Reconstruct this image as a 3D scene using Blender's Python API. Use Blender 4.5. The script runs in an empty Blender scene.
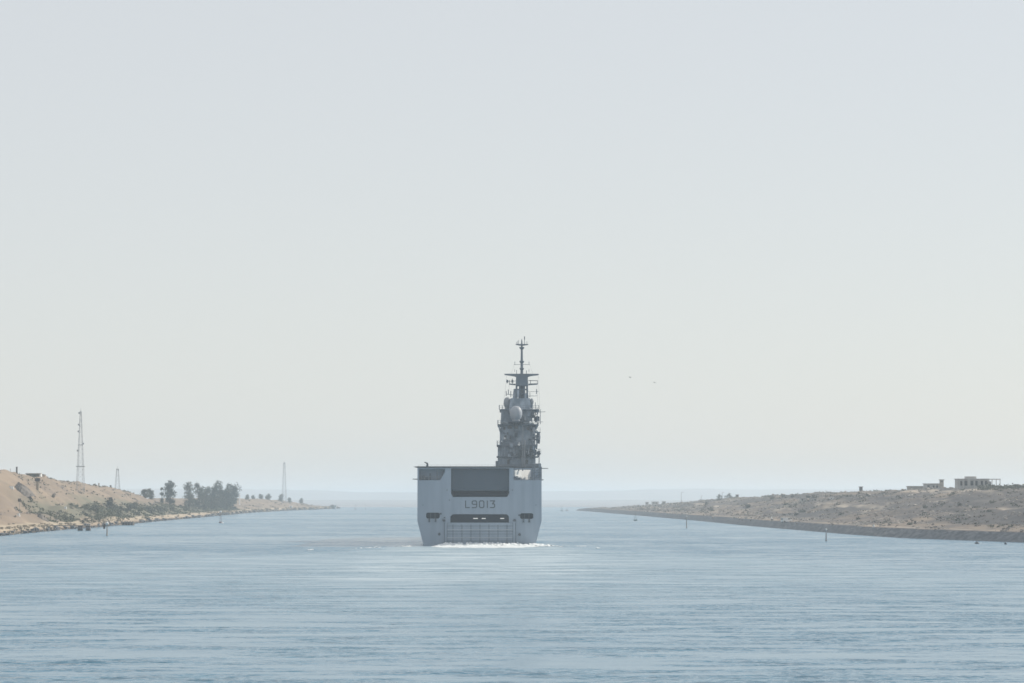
import bpy, bmesh, math, random
import numpy as np
from mathutils import Vector

R = math.radians
PI = math.pi
sc = bpy.context.scene
col = sc.collection

# ------------------------------------------------------------------ camera, sky, sun, exposure
F = 3413.0            # focal length in pixels of a 1024 wide frame
CAM_H = 12.0
cam_d = bpy.data.cameras.new('camera')
cam_d.sensor_width = 36.0
cam_d.lens = F / 1024.0 * 36.0
cam_d.clip_start = 1.0
cam_d.clip_end = 90000.0
cam = bpy.data.objects.new('camera', cam_d)
cam.location = (0, 0, CAM_H)
cam.rotation_euler = (R(90) + math.atan(156.5 / F), 0, 0)
col.objects.link(cam)
sc.camera = cam

SUN_EL, SUN_AZ = 30.0, 62.0          # azimuth measured clockwise from the view direction (+Y)
world = bpy.data.worlds.new('World')
sc.world = world
world.use_nodes = True
wn = world.node_tree
wn.nodes.clear()
sky = wn.nodes.new('ShaderNodeTexSky')
sky.sky_type = 'NISHITA'
sky.sun_disc = False
sky.sun_elevation = R(SUN_EL)
sky.sun_rotation = R(SUN_AZ)
sky.air_density = 0.9
sky.dust_density = 0.6
sky.ozone_density = 2.0
sky.altitude = 0
bg = wn.nodes.new('ShaderNodeBackground')
bg.inputs['Strength'].default_value = 0.11
wo = wn.nodes.new('ShaderNodeOutputWorld')
veil = wn.nodes.new('ShaderNodeMix')      # thin even high haze over the clear sky
veil.data_type = 'RGBA'
veil.inputs["Factor"].default_value = 0.80
veil.inputs[7].default_value = (4.98, 4.96, 4.88, 1)
wn.links.new(sky.outputs[0], veil.inputs[6])
wn.links.new(veil.outputs[2], bg.inputs[0])
wn.links.new(bg.outputs[0], wo.inputs[0])

sun_d = bpy.data.lights.new('sun', 'SUN')
sun_d.energy = 3.2
sun_d.angle = R(0.6)
sun_d.color = (1.0, 0.93, 0.82)
sun = bpy.data.objects.new('sun', sun_d)
sv = Vector((math.sin(R(SUN_AZ)) * math.cos(R(SUN_EL)), math.cos(R(SUN_AZ)) * math.cos(R(SUN_EL)), math.sin(R(SUN_EL))))
sun.rotation_euler = sv.to_track_quat('Z', 'Y').to_euler()
sun.location = (200, 200, 300)
col.objects.link(sun)

sc.view_settings.view_transform = 'Standard'
sc.view_settings.look = 'None'
sc.view_settings.gamma = 1.0
sc.view_settings.exposure = 0.41
sc.render.engine = 'CYCLES'
cy = sc.cycles
cy.use_denoising = True
cy.denoiser = 'OPENIMAGEDENOISE'
cy.max_bounces = 6
cy.diffuse_bounces = 2
cy.glossy_bounces = 3
cy.transmission_bounces = 2
cy.volume_bounces = 1
cy.transparent_max_bounces = 8
cy.caustics_reflective = False
cy.caustics_refractive = False
cy.sample_clamp_indirect = 4.0
cy.filter_width = 1.6

HAZE_DENSITY = 1.5e-4
HAZE_COLOR = (0.81, 0.915, 1.0, 1)

# ------------------------------------------------------------------ helpers
class MB:
    """collects shapes and links them as one mesh object"""
    def __init__(s):
        s.v = []; s.f = []; s.starts = []
    def add(s, vs, fs):
        n = len(s.v)
        s.starts.append((n, len(s.f)))
        s.v.extend([tuple(p) for p in vs])
        s.f.extend([tuple(i + n for i in f) for f in fs])
        return s
    def box(s, x0, x1, y0, y1, z0, z1):
        if x0 > x1: x0, x1 = x1, x0
        if y0 > y1: y0, y1 = y1, y0
        if z0 > z1: z0, z1 = z1, z0
        vs = [(x0,y0,z0),(x1,y0,z0),(x1,y1,z0),(x0,y1,z0),(x0,y0,z1),(x1,y0,z1),(x1,y1,z1),(x0,y1,z1)]
        return s.add(vs, [(0,3,2,1),(4,5,6,7),(0,1,5,4),(1,2,6,5),(2,3,7,6),(3,0,4,7)])
    def frustum(s, b, t, z0, z1):
        """b, t = (x0,x1,y0,y1) rectangles at z0 and z1"""
        vs = [(b[0],b[2],z0),(b[1],b[2],z0),(b[1],b[3],z0),(b[0],b[3],z0),(t[0],t[2],z1),(t[1],t[2],z1),(t[1],t[3],z1),(t[0],t[3],z1)]
        return s.add(vs, [(0,3,2,1),(4,5,6,7),(0,1,5,4),(1,2,6,5),(2,3,7,6),(3,0,4,7)])
    def tube(s, p, q, r, r2=None, n=8):
        p, q = Vector(p), Vector(q)
        r2 = r if r2 is None else r2
        d = (q - p).normalized()
        a = d.orthogonal().normalized(); b = d.cross(a)
        vs = []
        for c, rr in ((p, r), (q, r2)):
            for i in range(n):
                t = 2 * PI * i / n
                vs.append(c + a * (math.cos(t) * rr) + b * (math.sin(t) * rr))
        fs = [(i, (i+1) % n, n + (i+1) % n, n + i) for i in range(n)]
        fs += [tuple(range(n-1, -1, -1)), tuple(range(n, 2*n))]
        return s.add(vs, fs)
    def lathe(s, prof, c=(0,0,0), n=20, sx=1, sy=1):
        """prof = [(r, z), ...] about a vertical axis"""
        vs = []; fs = []
        m = len(prof)
        for r, z in prof:
            for i in range(n):
                t = 2 * PI * i / n
                vs.append((c[0] + math.cos(t) * r * sx, c[1] + math.sin(t) * r * sy, c[2] + z))
        for k in range(m - 1):
            for i in range(n):
                j = (i + 1) % n
                fs.append((k*n+i, k*n+j, (k+1)*n+j, (k+1)*n+i))
        fs.append(tuple(range(n-1, -1, -1)))
        fs.append(tuple(range((m-1)*n, m*n)))
        return s.add(vs, fs)
    def prism(s, pts, y0, y1):
        """polygon in the x-z plane, extruded along y"""
        n = len(pts)
        vs = [(x, y0, z) for x, z in pts] + [(x, y1, z) for x, z in pts]
        fs = [tuple(range(n)), tuple(range(2*n-1, n-1, -1))]
        fs += [(i, n + i, n + (i+1) % n, (i+1) % n) for i in range(n)]
        return s.add(vs, fs)
    def build_each(s, name, m, parent=None):
        """every added shape becomes an object of its own"""
        starts = s.starts + [(len(s.v), len(s.f))]
        for (v0, f0), (v1, f1) in zip(starts[:-1], starts[1:]):
            b = MB(); b.v = s.v[v0:v1]; b.f = [tuple(i - v0 for i in f) for f in s.f[f0:f1]]
            b.build(name, m, parent)
    def build(s, name, m, parent=None, smooth=False, bevel=0.0):
        me = bpy.data.meshes.new(name)
        me.from_pydata(s.v, [], s.f)
        me.update()
        bm = bmesh.new(); bm.from_mesh(me)
        bmesh.ops.recalc_face_normals(bm, faces=bm.faces)
        bm.to_mesh(me); bm.free()
        me.materials.append(m)
        if smooth:
            for p in me.polygons: p.use_smooth = True
        o = bpy.data.objects.new(name, me)
        col.objects.link(o)
        if parent is not None: o.parent = parent
        if bevel > 0:
            b = o.modifiers.new('edge', 'BEVEL'); b.width = bevel; b.segments = 2; b.limit_method = 'ANGLE'
        return o

def empty(name, label, cat, loc, rz=0.0, group=None):
    o = bpy.data.objects.new(name, None)
    o.empty_display_size = 1
    o.location = loc; o.rotation_euler = (0, 0, rz)
    o['label'] = label; o['category'] = cat
    if group: o['group'] = group
    col.objects.link(o)
    return o

def tag(o, label=None, cat=None, group=None, kind=None):
    if label: o['label'] = label
    if cat: o['category'] = cat
    if group: o['group'] = group
    if kind: o['kind'] = kind
    return o

def copy_tree(o, parent=None):
    c = o.copy(); col.objects.link(c)
    if parent is not None: c.parent = parent
    for ch in list(o.children): copy_tree(ch, c)
    return c

def mat(name, c, rough=0.7, c2=None, scale=0.3, metal=0.0, spec=0.3, stretch=(1,1,1), detail=5, lo=0.38, hi=0.62):
    m = bpy.data.materials.new(name)
    m.use_nodes = True
    nt = m.node_tree; N = nt.nodes; L = nt.links
    p = N['Principled BSDF']
    p.inputs['Roughness'].default_value = rough
    p.inputs['Metallic'].default_value = metal
    p.inputs['Specular IOR Level'].default_value = spec
    if c2 is None:
        c2 = tuple(x * 0.8 for x in c)
    tc = N.new('ShaderNodeTexCoord'); mp = N.new('ShaderNodeMapping'); mp.inputs['Scale'].default_value = stretch
    nz = N.new('ShaderNodeTexNoise'); nz.inputs['Scale'].default_value = scale; nz.inputs['Detail'].default_value = detail
    cr = N.new('ShaderNodeValToRGB')
    cr.color_ramp.elements[0].position = lo; cr.color_ramp.elements[1].position = hi
    cr.color_ramp.elements[0].color = (*c2, 1); cr.color_ramp.elements[1].color = (*c, 1)
    L.new(tc.outputs['Object'], mp.inputs[0]); L.new(mp.outputs[0], nz.inputs['Vector'])
    L.new(nz.outputs['Fac'], cr.inputs[0]); L.new(cr.outputs[0], p.inputs['Base Color'])
    return m

# ---- value noise for terrain
def _hash(ix, iy, seed):
    n = (ix * 374761393 + iy * 668265263 + seed * 1442695041) & 0xFFFFFFFF
    n = ((n ^ (n >> 13)) * 1274126177) & 0xFFFFFFFF
    n = n ^ (n >> 16)
    return (n & 0xFFFF) / 65535.0
def vnoise(x, y, seed=0):
    x = np.asarray(x, dtype=np.float64); y = np.asarray(y, dtype=np.float64)
    ix = np.floor(x).astype(np.int64); iy = np.floor(y).astype(np.int64)
    fx = x - ix; fy = y - iy
    fx = fx*fx*(3-2*fx); fy = fy*fy*(3-2*fy)
    a = _hash(ix, iy, seed); b = _hash(ix+1, iy, seed); c = _hash(ix, iy+1, seed); d = _hash(ix+1, iy+1, seed)
    return (a*(1-fx)+b*fx)*(1-fy) + (c*(1-fx)+d*fx)*fy
def fbm(x, y, seed=0, octv=4):
    t = 0; a = 0.5; n = 0
    for k in range(octv):
        t = t + a * vnoise(x * 2**k, y * 2**k, seed + 17*k); n += a; a *= 0.5
    return t / n - 0.5
def sstep(a, b, x):
    t = np.clip((x - a) / (b - a), 0, 1)
    return t*t*(3-2*t)

# ------------------------------------------------------------------ the two banks as height functions
YL = [-200, 600, 1078, 1280, 1437, 1781, 2100, 2340, 2825, 3277, 3900, 3990, 4060, 4300]
XL = [-150, -152, -161.7, -169.5, -171, -183.7, -192, -200, -214, -212, -196, -200, -240, -700]
YHL = [-200, 900, 1380, 1480, 1560, 1700, 1850, 2050, 2150, 2320, 2600, 2900, 3300, 3600, 3800, 3950, 4040]
HL =  [26.5, 26.5, 25.4, 23.6, 22.2, 21.0, 19.5, 17.2, 14.6, 8.0, 8.6, 11.0, 11.0, 9.5, 7.0, 3.5, 1.0]
YR = [-200, 600, 920, 1024, 1122, 1280, 1463, 1781, 2214, 2560, 3034, 3277, 3420, 3700]
XR = [150, 146, 138, 117, 111, 107, 102, 98, 89.5, 81, 69.3, 60.5, 64, 400]
YHR = [-200, 900, 1000, 1300, 1700, 2000, 2200, 2500, 2800, 3000, 3200, 3350, 3450]
HR =  [16, 16, 16, 15.3, 16.0, 14.7, 13.5, 11.9, 10.0, 7.6, 3.4, 1.8, 0.8]
MOUNDS = []          # extra heaps: x, y, radius across, radius along, height

def left_ground(x, y):
    x = np.asarray(x, float); y = np.asarray(y, float)
    s = np.interp(y, YL, XL) - x + 3.0 * fbm(x*0 + 3.1, y/16.0, 5, 4)
    H = np.interp(y, YHL, HL)
    hb = np.minimum(6.3, 0.45 * H)
    z = np.where(s < 0, -0.6 + 0 * s, 0)
    z = np.where((s >= 0), np.minimum(1.7, 0.3*H) * sstep(-0.3, 2.2, s) - 0.5 * (1 - sstep(-0.3, 0.8, s)), z)
    z = z + np.where(s > 2, np.minimum(0.8, 0.1*H) * sstep(2, 9, s), 0)
    base = np.minimum(2.5, 0.4*H)
    z = z + (hb - base) * sstep(8, 18, s)
    z = z + (H - hb) * np.power(np.clip((s - 22) / 24.0, 0, 1), 0.9)
    z = z - 0.15 * H * sstep(70, 200, s)
    u1 = x * 0.55 + y * 0.05; u2 = y * 0.035 - x * 0.02
    amp = sstep(6, 26, s) * np.minimum(1, H / 9.0)
    z = z + amp * (3.0 * fbm(u1 / 3.0, u2 / 0.7, 11, 6) + 2.0 * fbm(x / 26.0, y / 60.0, 23, 4) + 1.3 * fbm(x / 6.0, y / 14.0, 29, 4))
    z = z + 0.5 * sstep(0, 4, s) * fbm(x / 2.5, y / 5.0, 31, 3)
    for mx, my, rx, ry, h in MOUNDS:
        z = z + h * np.exp(-(((x-mx)/rx)**2 + ((y-my)/ry)**2) * 1.3)
    return z, s
def right_ground(x, y):
    x = np.asarray(x, float); y = np.asarray(y, float)
    s = x - np.interp(y, YR, XR)
    H = np.interp(y, YHR, HR)
    ht = np.minimum(2.8, 0.7 * H)
    z = -0.6 + (ht + 0.6) * np.clip((s + 0.8) / 5.6, 0, 1)
    z = z + np.minimum(0.5, 0.1*H) * sstep(5, 16, s)
    tt = np.clip((s - 15) / 75.0, 0, 1)
    z = z + (H - ht - 0.5) * (0.55 * tt + 0.45 * sstep(0, 1, tt)) * np.where(H > 3.3, 1, 0.4)
    z = z - 0.25 * H * sstep(120, 320, s)
    amp = sstep(8, 30, s) * np.minimum(1, H / 10.0)
    ang = x * 0.06 + y * 0.012
    terr = np.abs(np.mod(z / 3.1 + fbm(x/60, y/120, 3, 3)*2.5, 1.0) - 0.5)
    z = z + amp * (3.4 * fbm(x / 27.0, y / 75.0, 41, 5) + 1.6 * (terr - 0.25) + 1.7 * fbm(x / 5.0, y / 11.0, 47, 4))
    return z, s
def ground(x, y):
    if x < 0: return float(left_ground(x, y)[0])
    return float(right_ground(x, y)[0])
def at(u, D):
    """point on the ground in picture column u at distance D"""
    x = ray(u, 495)[0] * D
    return Vector((x, D, ground(x, D)))
PITCH = math.atan(156.5 / F)
def ray(u, v):
    a, b = (u - 512) / F, (341.5 - v) / F
    y = math.cos(PITCH) - b * math.sin(PITCH)
    return a / y, (math.sin(PITCH) + b * math.cos(PITCH)) / y
def hit(u, v, d0=860, d1=3900):
    """first ground point met along the sight line through (u, v)"""
    D = np.arange(d0, d1, 2.0)
    tx, tz = ray(u, v)
    x = tx * D
    z = CAM_H + tz * D
    g = left_ground(x, D)[0] if u < 512 else right_ground(x, D)[0]
    k = np.nonzero(g >= z)[0]
    if len(k) == 0:
        k = [int(np.argmax(g - z))]
    k = int(k[0])
    return Vector((float(x[k]), float(D[k]), float(g[k])))
def wat(u, v):
    tx, tz = ray(u, v)
    D = -CAM_H / tz
    return Vector((tx * D, D, 0.0))
def zat(v, D):
    return CAM_H + ray(512, v)[1] * D
for (u, v, D, rx, ry, h) in ((34, 478, 1440, 5, 16, 1.6), (70, 483, 1440, 14, 34, 2.4), (100, 489, 1560, 14, 40, 1.8)):
    x = (u - 512) / F * D
    MOUNDS.append((x, D, rx, ry, h))

# ------------------------------------------------------------------ materials of the setting
def nodes_of(m):
    m.use_nodes = True
    return m.node_tree.nodes, m.node_tree.links

def terrain_mat(name, sand, sand2, dark, green, mixlo, mixhi, pale):
    m = bpy.data.materials.new(name); N, L = nodes_of(m)
    p = N['Principled BSDF']; p.inputs['Roughness'].default_value = 0.95; p.inputs['Specular IOR Level'].default_value = 0.1
    geo = N.new('ShaderNodeNewGeometry')
    def noise(scale, stretch, detail=6, rough=0.6, rot=0.0):
        mp = N.new('ShaderNodeMapping'); mp.inputs['Scale'].default_value = stretch; mp.inputs['Rotation'].default_value = (0, 0, rot)
        nz = N.new('ShaderNodeTexNoise'); nz.inputs['Scale'].default_value = scale; nz.inputs['Detail'].default_value = detail; nz.inputs['Roughness'].default_value = rough
        L.new(geo.outputs['Position'], mp.inputs[0]); L.new(mp.outputs[0], nz.inputs['Vector'])
        return nz.outputs['Fac']
    def ramp(src, lo, hi):
        r = N.new('ShaderNodeMapRange'); r.inputs['From Min'].default_value = lo; r.inputs['From Max'].default_value = hi
        L.new(src, r.inputs['Value']); return r.outputs[0]
    def mix(f, a, b):
        x = N.new('ShaderNodeMix'); x.data_type = 'RGBA'
        L.new(f, x.inputs['Factor'])
        for s_, i in ((a, 6), (b, 7)):
            if isinstance(s_, tuple): x.inputs[i].default_value = (*s_, 1)
            else: L.new(s_, x.inputs[i])
        return x.outputs[2]
    c = mix(ramp(noise(0.05, (1, 0.4, 1), rot=0.3), 0.4, 0.62), sand, sand2)
    c = mix(ramp(noise(0.035, (1, 0.3, 1.6), 8, 0.65), mixlo, mixhi), c, dark)
    c = mix(ramp(noise(0.06, (1, 0.5, 1), 8, 0.7), 0.58, 0.70), c, green)
    c = mix(ramp(noise(0.3, (1, 0.5, 2), 5, 0.7), 0.64, 0.72), c, pale)
    att = N.new('ShaderNodeAttribute'); att.attribute_name = 'sand'
    c = mix(ramp(noise(0.2, (1, 0.45, 2), 7, 0.75), 0.53, 0.66), c, dark)
    c = mix(att.outputs['Fac'], c, pale)
    att2 = N.new('ShaderNodeAttribute'); att2.attribute_name = 'scrub'
    c = mix(att2.outputs['Fac'], c, green)
    sep = N.new('ShaderNodeSeparateXYZ'); L.new(geo.outputs['Position'], sep.inputs[0])
    c = mix(ramp(sep.outputs['Z'], 1.0, 0.55), c, tuple(x * 0.42 for x in dark))      # wet foot of the bank
    L.new(c, p.inputs['Base Color'])
    return m

M = {}
M['left_soil'] = terrain_mat('bank_sand', (0.30, 0.232, 0.172), (0.235, 0.18, 0.133), (0.205, 0.165, 0.135), (0.175, 0.165, 0.12), 0.52, 0.66, (0.50, 0.42, 0.31))
M['right_soil'] = terrain_mat('bank_scrubland', (0.285, 0.23, 0.18), (0.23, 0.185, 0.15), (0.14, 0.126, 0.12), (0.105, 0.10, 0.10), 0.44, 0.56, (0.50, 0.43, 0.35))
M['hill'] = mat('hazed_land', (0.34, 0.35, 0.37), 0.95, (0.28, 0.29, 0.31), 0.006)  # blue grey tint puts extra haze into the far land colour
M['far_hill'] = mat('far_hill_rock', (0.19, 0.18, 0.175), 0.95, (0.15, 0.143, 0.14), 0.004)
M['stone'] = mat('revetment_stone', (0.16, 0.165, 0.175), 0.9, (0.085, 0.09, 0.10), 0.5, stretch=(1, 0.5, 1), detail=8)

def water_material():
    m = bpy.data.materials.new('canal_water'); N, L = nodes_of(m)
    p = N['Principled BSDF']
    p.inputs['Base Color'].default_value = (0.035, 0.155, 0.245, 1)
    p.inputs['IOR'].default_value = 1.33
    p.inputs['Roughness'].default_value = 0.16
    geo = N.new('ShaderNodeNewGeometry')
    def vm(op, a, b):
        x = N.new('ShaderNodeVectorMath'); x.operation = op
        for i, s_ in ((0, a), (1, b)):
            if isinstance(s_, tuple): x.inputs[i].default_value = s_
            elif s_ is not None: L.new(s_, x.inputs[i])
        return x
    def noise(scale, stretch, detail, rough=0.55, rot=0.0):
        mp = N.new('ShaderNodeMapping'); mp.inputs['Scale'].default_value = stretch; mp.inputs['Rotation'].default_value = (0, 0, rot)
        nz = N.new('ShaderNodeTexNoise'); nz.inputs['Scale'].default_value = scale; nz.inputs['Detail'].default_value = detail; nz.inputs['Roughness'].default_value = rough
        L.new(geo.outputs['Position'], mp.inputs[0]); L.new(mp.outputs[0], nz.inputs['Vector'])
        return nz
    def slope(nz, amp):
        a = vm('SUBTRACT', nz.outputs['Color'], (0.5, 0.5, 0.5))
        b = vm('MULTIPLY', a.outputs[0], (amp, amp, 0))
        return b.outputs[0]
    def rng(src, lo, hi, a, b):
        r = N.new('ShaderNodeMapRange'); r.interpolation_type = 'SMOOTHSTEP'
        r.inputs['From Min'].default_value = lo; r.inputs['From Max'].default_value = hi
        r.inputs['To Min'].default_value = a; r.inputs['To Max'].default_value = b
        L.new(src, r.inputs['Value']); return r.outputs[0]
    def mth(op, a, b):
        x = N.new('ShaderNodeMath'); x.operation = op
        for i, s_ in ((0, a), (1, b)):
            if isinstance(s_, (int, float)): x.inputs[i].default_value = s_
            else: L.new(s_, x.inputs[i])
        return x.outputs[0]
    small = slope(noise(1.3, (1, 1.2, 1), 3, 0.6, 0.25), 0.70)
    mid = slope(noise(0.22, (1, 1.6, 1), 4, 0.6, -0.2), 0.62)
    big = slope(noise(0.055, (0.75, 1.7, 1), 3, 0.5, 0.1), 0.16)
    tot = vm('ADD', small, mid).outputs[0]
    # gusts: ruffled and calmer patches
    g1 = noise(0.06, (0.9, 2.3, 1), 6, 0.66, 0.05).outputs['Fac']
    g2 = noise(0.007, (0.7, 1.2, 1), 3, 0.5).outputs['Fac']
    gust = mth('ADD', mth('MULTIPLY', g1, 0.72), mth('MULTIPLY', g2, 0.28))
    gust = rng(gust, 0.43, 0.565, 0.05, 2.9)
    # the slick left by the ship
    sep = N.new('ShaderNodeSeparateXYZ'); L.new(geo.outputs['Position'], sep.inputs[0])
    w1 = noise(0.02, (1, 0.4, 1), 3).outputs['Fac']
    xw = mth('ABSOLUTE', mth('ADD', mth('ADD', sep.outputs['X'], 6.0), mth('MULTIPLY', mth('SUBTRACT', w1, 0.5), 30.0)), 0)
    wid = mth('MAXIMUM', mth('ADD', 15.0, mth('MULTIPLY', mth('SUBTRACT', 862.0, sep.outputs['Y']), 0.24)), 1.0)      # the trail fans out behind the stern
    xn = mth('DIVIDE', xw, wid)
    w3 = noise(0.045, (0.6, 2.4, 1), 5, 0.65).outputs['Fac']
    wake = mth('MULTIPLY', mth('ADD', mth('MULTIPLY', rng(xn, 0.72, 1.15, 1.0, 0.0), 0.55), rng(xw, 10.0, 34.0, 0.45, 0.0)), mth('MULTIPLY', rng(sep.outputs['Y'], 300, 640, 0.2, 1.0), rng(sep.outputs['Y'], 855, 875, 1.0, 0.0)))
    k = mth('ADD', gust, mth('MULTIPLY', wake, 0.25))
    side = mth('MULTIPLY', mth('MULTIPLY', rng(xw, 14.0, 22.0, 0.0, 1.0), rng(xw, 36.0, 62.0, 1.0, 0.0)), mth('MULTIPLY', rng(sep.outputs['Y'], 690, 790, 0.0, 1.0), rng(sep.outputs['Y'], 825, 850, 1.0, 0.0)))
    k = mth('ADD', k, mth('MULTIPLY', side, 0.35))
    L.new(mth('ADD', 0.16, mth('MULTIPLY', wake, 0.22)), p.inputs['Roughness'])
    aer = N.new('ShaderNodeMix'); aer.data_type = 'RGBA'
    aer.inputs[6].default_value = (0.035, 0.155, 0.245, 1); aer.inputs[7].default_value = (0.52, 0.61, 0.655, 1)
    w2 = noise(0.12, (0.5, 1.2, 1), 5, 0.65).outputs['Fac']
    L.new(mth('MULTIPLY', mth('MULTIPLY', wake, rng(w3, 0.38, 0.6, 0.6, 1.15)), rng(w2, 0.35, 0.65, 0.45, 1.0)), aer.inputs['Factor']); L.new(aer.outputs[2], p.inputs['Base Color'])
    sc_ = N.new('ShaderNodeVectorMath'); sc_.operation = 'SCALE'
    L.new(tot, sc_.inputs[0]); L.new(k, sc_.inputs['Scale'])
    ab = N.new('ShaderNodeVectorMath'); ab.operation = 'ABSOLUTE'
    L.new(vm('ADD', sc_.outputs[0], big).outputs[0], ab.inputs[0])
    sx_ = N.new('ShaderNodeSeparateXYZ'); L.new(ab.outputs[0], sx_.inputs[0])
    sx2 = N.new('ShaderNodeSeparateXYZ'); L.new(sc_.outputs[0], sx2.inputs[0])
    cmb = N.new('ShaderNodeCombineXYZ'); L.new(sx2.outputs['X'], cmb.inputs['X'])      # slopes folded to one side to break up the ship's reflection
    L.new(mth('MULTIPLY', sx_.outputs['Y'], -1.0), cmb.inputs['Y'])
    t2 = cmb.outputs[0]
    t3 = vm('ADD', t2, (0, 0, 1)).outputs[0]
    nn = N.new('ShaderNodeVectorMath'); nn.operation = 'NORMALIZE'; L.new(t3, nn.inputs[0])
    L.new(nn.outputs[0], p.inputs['Normal'])
    return m
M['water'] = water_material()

# ------------------------------------------------------------------ water, banks, far land
def sheet(name, xs, ys, zf, m, label=None, smooth=True):
    xs = np.asarray(xs); ys = np.asarray(ys)
    me = bpy.data.meshes.new(name)
    nx, ny = xs.shape[-1], len(ys)
    X = xs if xs.ndim == 2 else np.tile(xs, (ny, 1))
    Y = np.repeat(ys[:, None], nx, 1)
    Z = zf(X, Y)
    vs = np.stack([X, Y, Z], -1).reshape(-1, 3)
    i = np.arange(ny-1)[:, None] * nx + np.arange(nx-1)[None, :]
    fs = np.stack([i, i+1, i+nx+1, i+nx], -1).reshape(-1, 4)
    me.from_pydata(vs.tolist(), [], fs.tolist()); me.update()
    bm = bmesh.new(); bm.from_mesh(me); bmesh.ops.recalc_face_normals(bm, faces=bm.faces)
    bm.faces.ensure_lookup_table()
    if sum(f.normal.z for f in bm.faces) < 0:
        for f in bm.faces: f.normal_flip()
    bm.to_mesh(me); bm.free()
    if smooth:
        for p in me.polygons: p.use_smooth = True
    me.materials.append(m)
    o = bpy.data.objects.new(name, me); col.objects.link(o)
    o['kind'] = 'structure'
    if label: o['label'] = label
    return o, X, Y, Z

sheet('water', [-12000, -3000, -400, 400, 3000, 12000], [-600, 0, 400, 1000, 2500, 6000, 14000, 26000],
      lambda X, Y: X * 0, M['water'], 'rippled grey blue canal water reaching the horizon')

def yrows(a, b):
    out = []; y = a
    while y < b:
        out.append(y); y += 2.2 + max(0, (y - 900)) * 0.0035 if y > 850 else 12
    out.append(b); return np.array(out)

ysl = yrows(-200, 4060)
S = np.concatenate([np.arange(-4, 12, 0.8), np.arange(12, 66, 1.4), np.arange(66, 150, 5), np.array([170, 220, 300, 420])])
XX = np.interp(ysl, YL, XL)[:, None] - S[None, :]
o, X, Y, Z = sheet('bank_terrain', XX, ysl, lambda X, Y: left_ground(X, Y)[0], M['left_soil'], 'sunlit sandy embankment with scrub along the canal')
s = left_ground(X, Y)[1]
def attr(o, name, arr):
    a = o.data.attributes.new(name, 'FLOAT', 'POINT')
    a.data.foreach_set('value', arr.astype(np.float32).ravel())
beach = sstep(0.8, 2.2, s) * (1 - sstep(7.5, 10.5, s + 4*fbm(X/9, Y/20, 77, 3)))
attr(o, 'sand', np.clip(beach * (0.75 + 1.2 * fbm(X/4, Y/14, 78, 3)), 0, 1))
scr = sstep(1330, 1420, Y) * (1 - sstep(2400, 2800, Y)) * (1 - sstep(22, 32, s + 14*fbm(X/12, Y/40, 81, 3))) * sstep(7, 11, s)
attr(o, 'scrub', np.clip(scr * (1.1 + 1.8*fbm(X/6, Y/16, 83, 4)), 0, 1))

ysr = yrows(-200, 3450)
S = np.concatenate([np.arange(4.4, 20, 0.9), np.arange(20, 130, 1.6), np.arange(130, 220, 6), np.array([240, 300, 400, 520])])
XX = np.interp(ysr, YR, XR)[:, None] + S[None, :]
o, X, Y, Z = sheet('bank_terrain', XX, ysr, lambda X, Y: right_ground(X, Y)[0], M['right_soil'], 'low scrubby grey brown bank rising to a flat crest')
s = right_ground(X, Y)[1]
path = sstep(5.2, 6.2, s) * (1 - sstep(8.5, 10.0, s))
tan = sstep(14, 22, s) * np.clip(fbm(s/9 - Y/500, Y/120, 95, 4) * 8 - 0.9 + 1.2*fbm(s/2.5, Y/14, 96, 3), 0, 1) * 0.8
attr(o, 'sand', np.clip(path * (0.3 + 1.2*fbm(X/5, Y/20, 88, 3)) + tan, 0, 1))
scr = sstep(12, 20, s) * np.clip(fbm(s/11 + Y/420, Y/150, 91, 4) * 9 - 0.05 + 1.6*fbm(s/2.5, Y/14, 92, 3), 0, 1) * 0.9
attr(o, 'scrub', scr)
# stone facing along the water
S = np.arange(-1.0, 4.85, 0.45)
XX = np.interp(ysr, YR, XR)[:, None] + S[None, :]
def rev(X, Y):
    z, s = right_ground(X, Y)
    return z + 0.06 + 0.55 * fbm(X/0.9, Y/1.6, 101, 3) * sstep(-0.6, 0.6, s) * (1 - sstep(3.8, 4.8, s))
o, X, Y, Z = sheet('revetment', XX, ysr, rev, M['stone'], 'dark stone facing along the water edge of the scrubby bank', smooth=False)

# far land across the bend and hills behind it
xs = np.linspace(-4200, 4200, 200)
def low(X, Y):
    return -0.6 + 2.0 * sstep(4320, 4700, Y + 260*fbm(X/300, Y/900, 111, 3)) + 1.6 * fbm(X/90, Y/300, 113, 4) + 6 * sstep(5600, 7600, Y)
sheet('far_land', xs, np.linspace(4200, 12600, 100), low, M['hill'], 'low hazy land across the bend of the canal')
xs = np.linspace(-5200, 5200, 260)
def hills(X, Y):
    t = np.sin(np.clip((Y - 12500) / 3600, 0, 1) * PI)
    return np.minimum(57.0, 1.0 + t * (44 + 42 * fbm(X/1300, Y/2500, 121, 5) + 12 * fbm(X/200, Y/500, 127, 4)))
sheet('distant_hills', xs, np.linspace(12500, 16100, 40), hills, M['far_hill'], 'faint pale hills on the hazy horizon')

# haze: one closed box of even pale air
hm = bpy.data.materials.new('haze_air'); N, L = nodes_of(hm)
N.clear()
out = N.new('ShaderNodeOutputMaterial'); pv = N.new('ShaderNodeVolumePrincipled')
pv.inputs['Color'].default_value = HAZE_COLOR
pv.inputs['Density'].default_value = HAZE_DENSITY
pv.inputs['Anisotropy'].default_value = 0.25
L.new(pv.outputs[0], out.inputs['Volume'])
hb = MB().box(-12500, 12500, -700, 26500, -1.6, 62).build('haze', hm)
tag(hb, 'thin pale haze over the whole canal', None, None, 'stuff')

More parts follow.
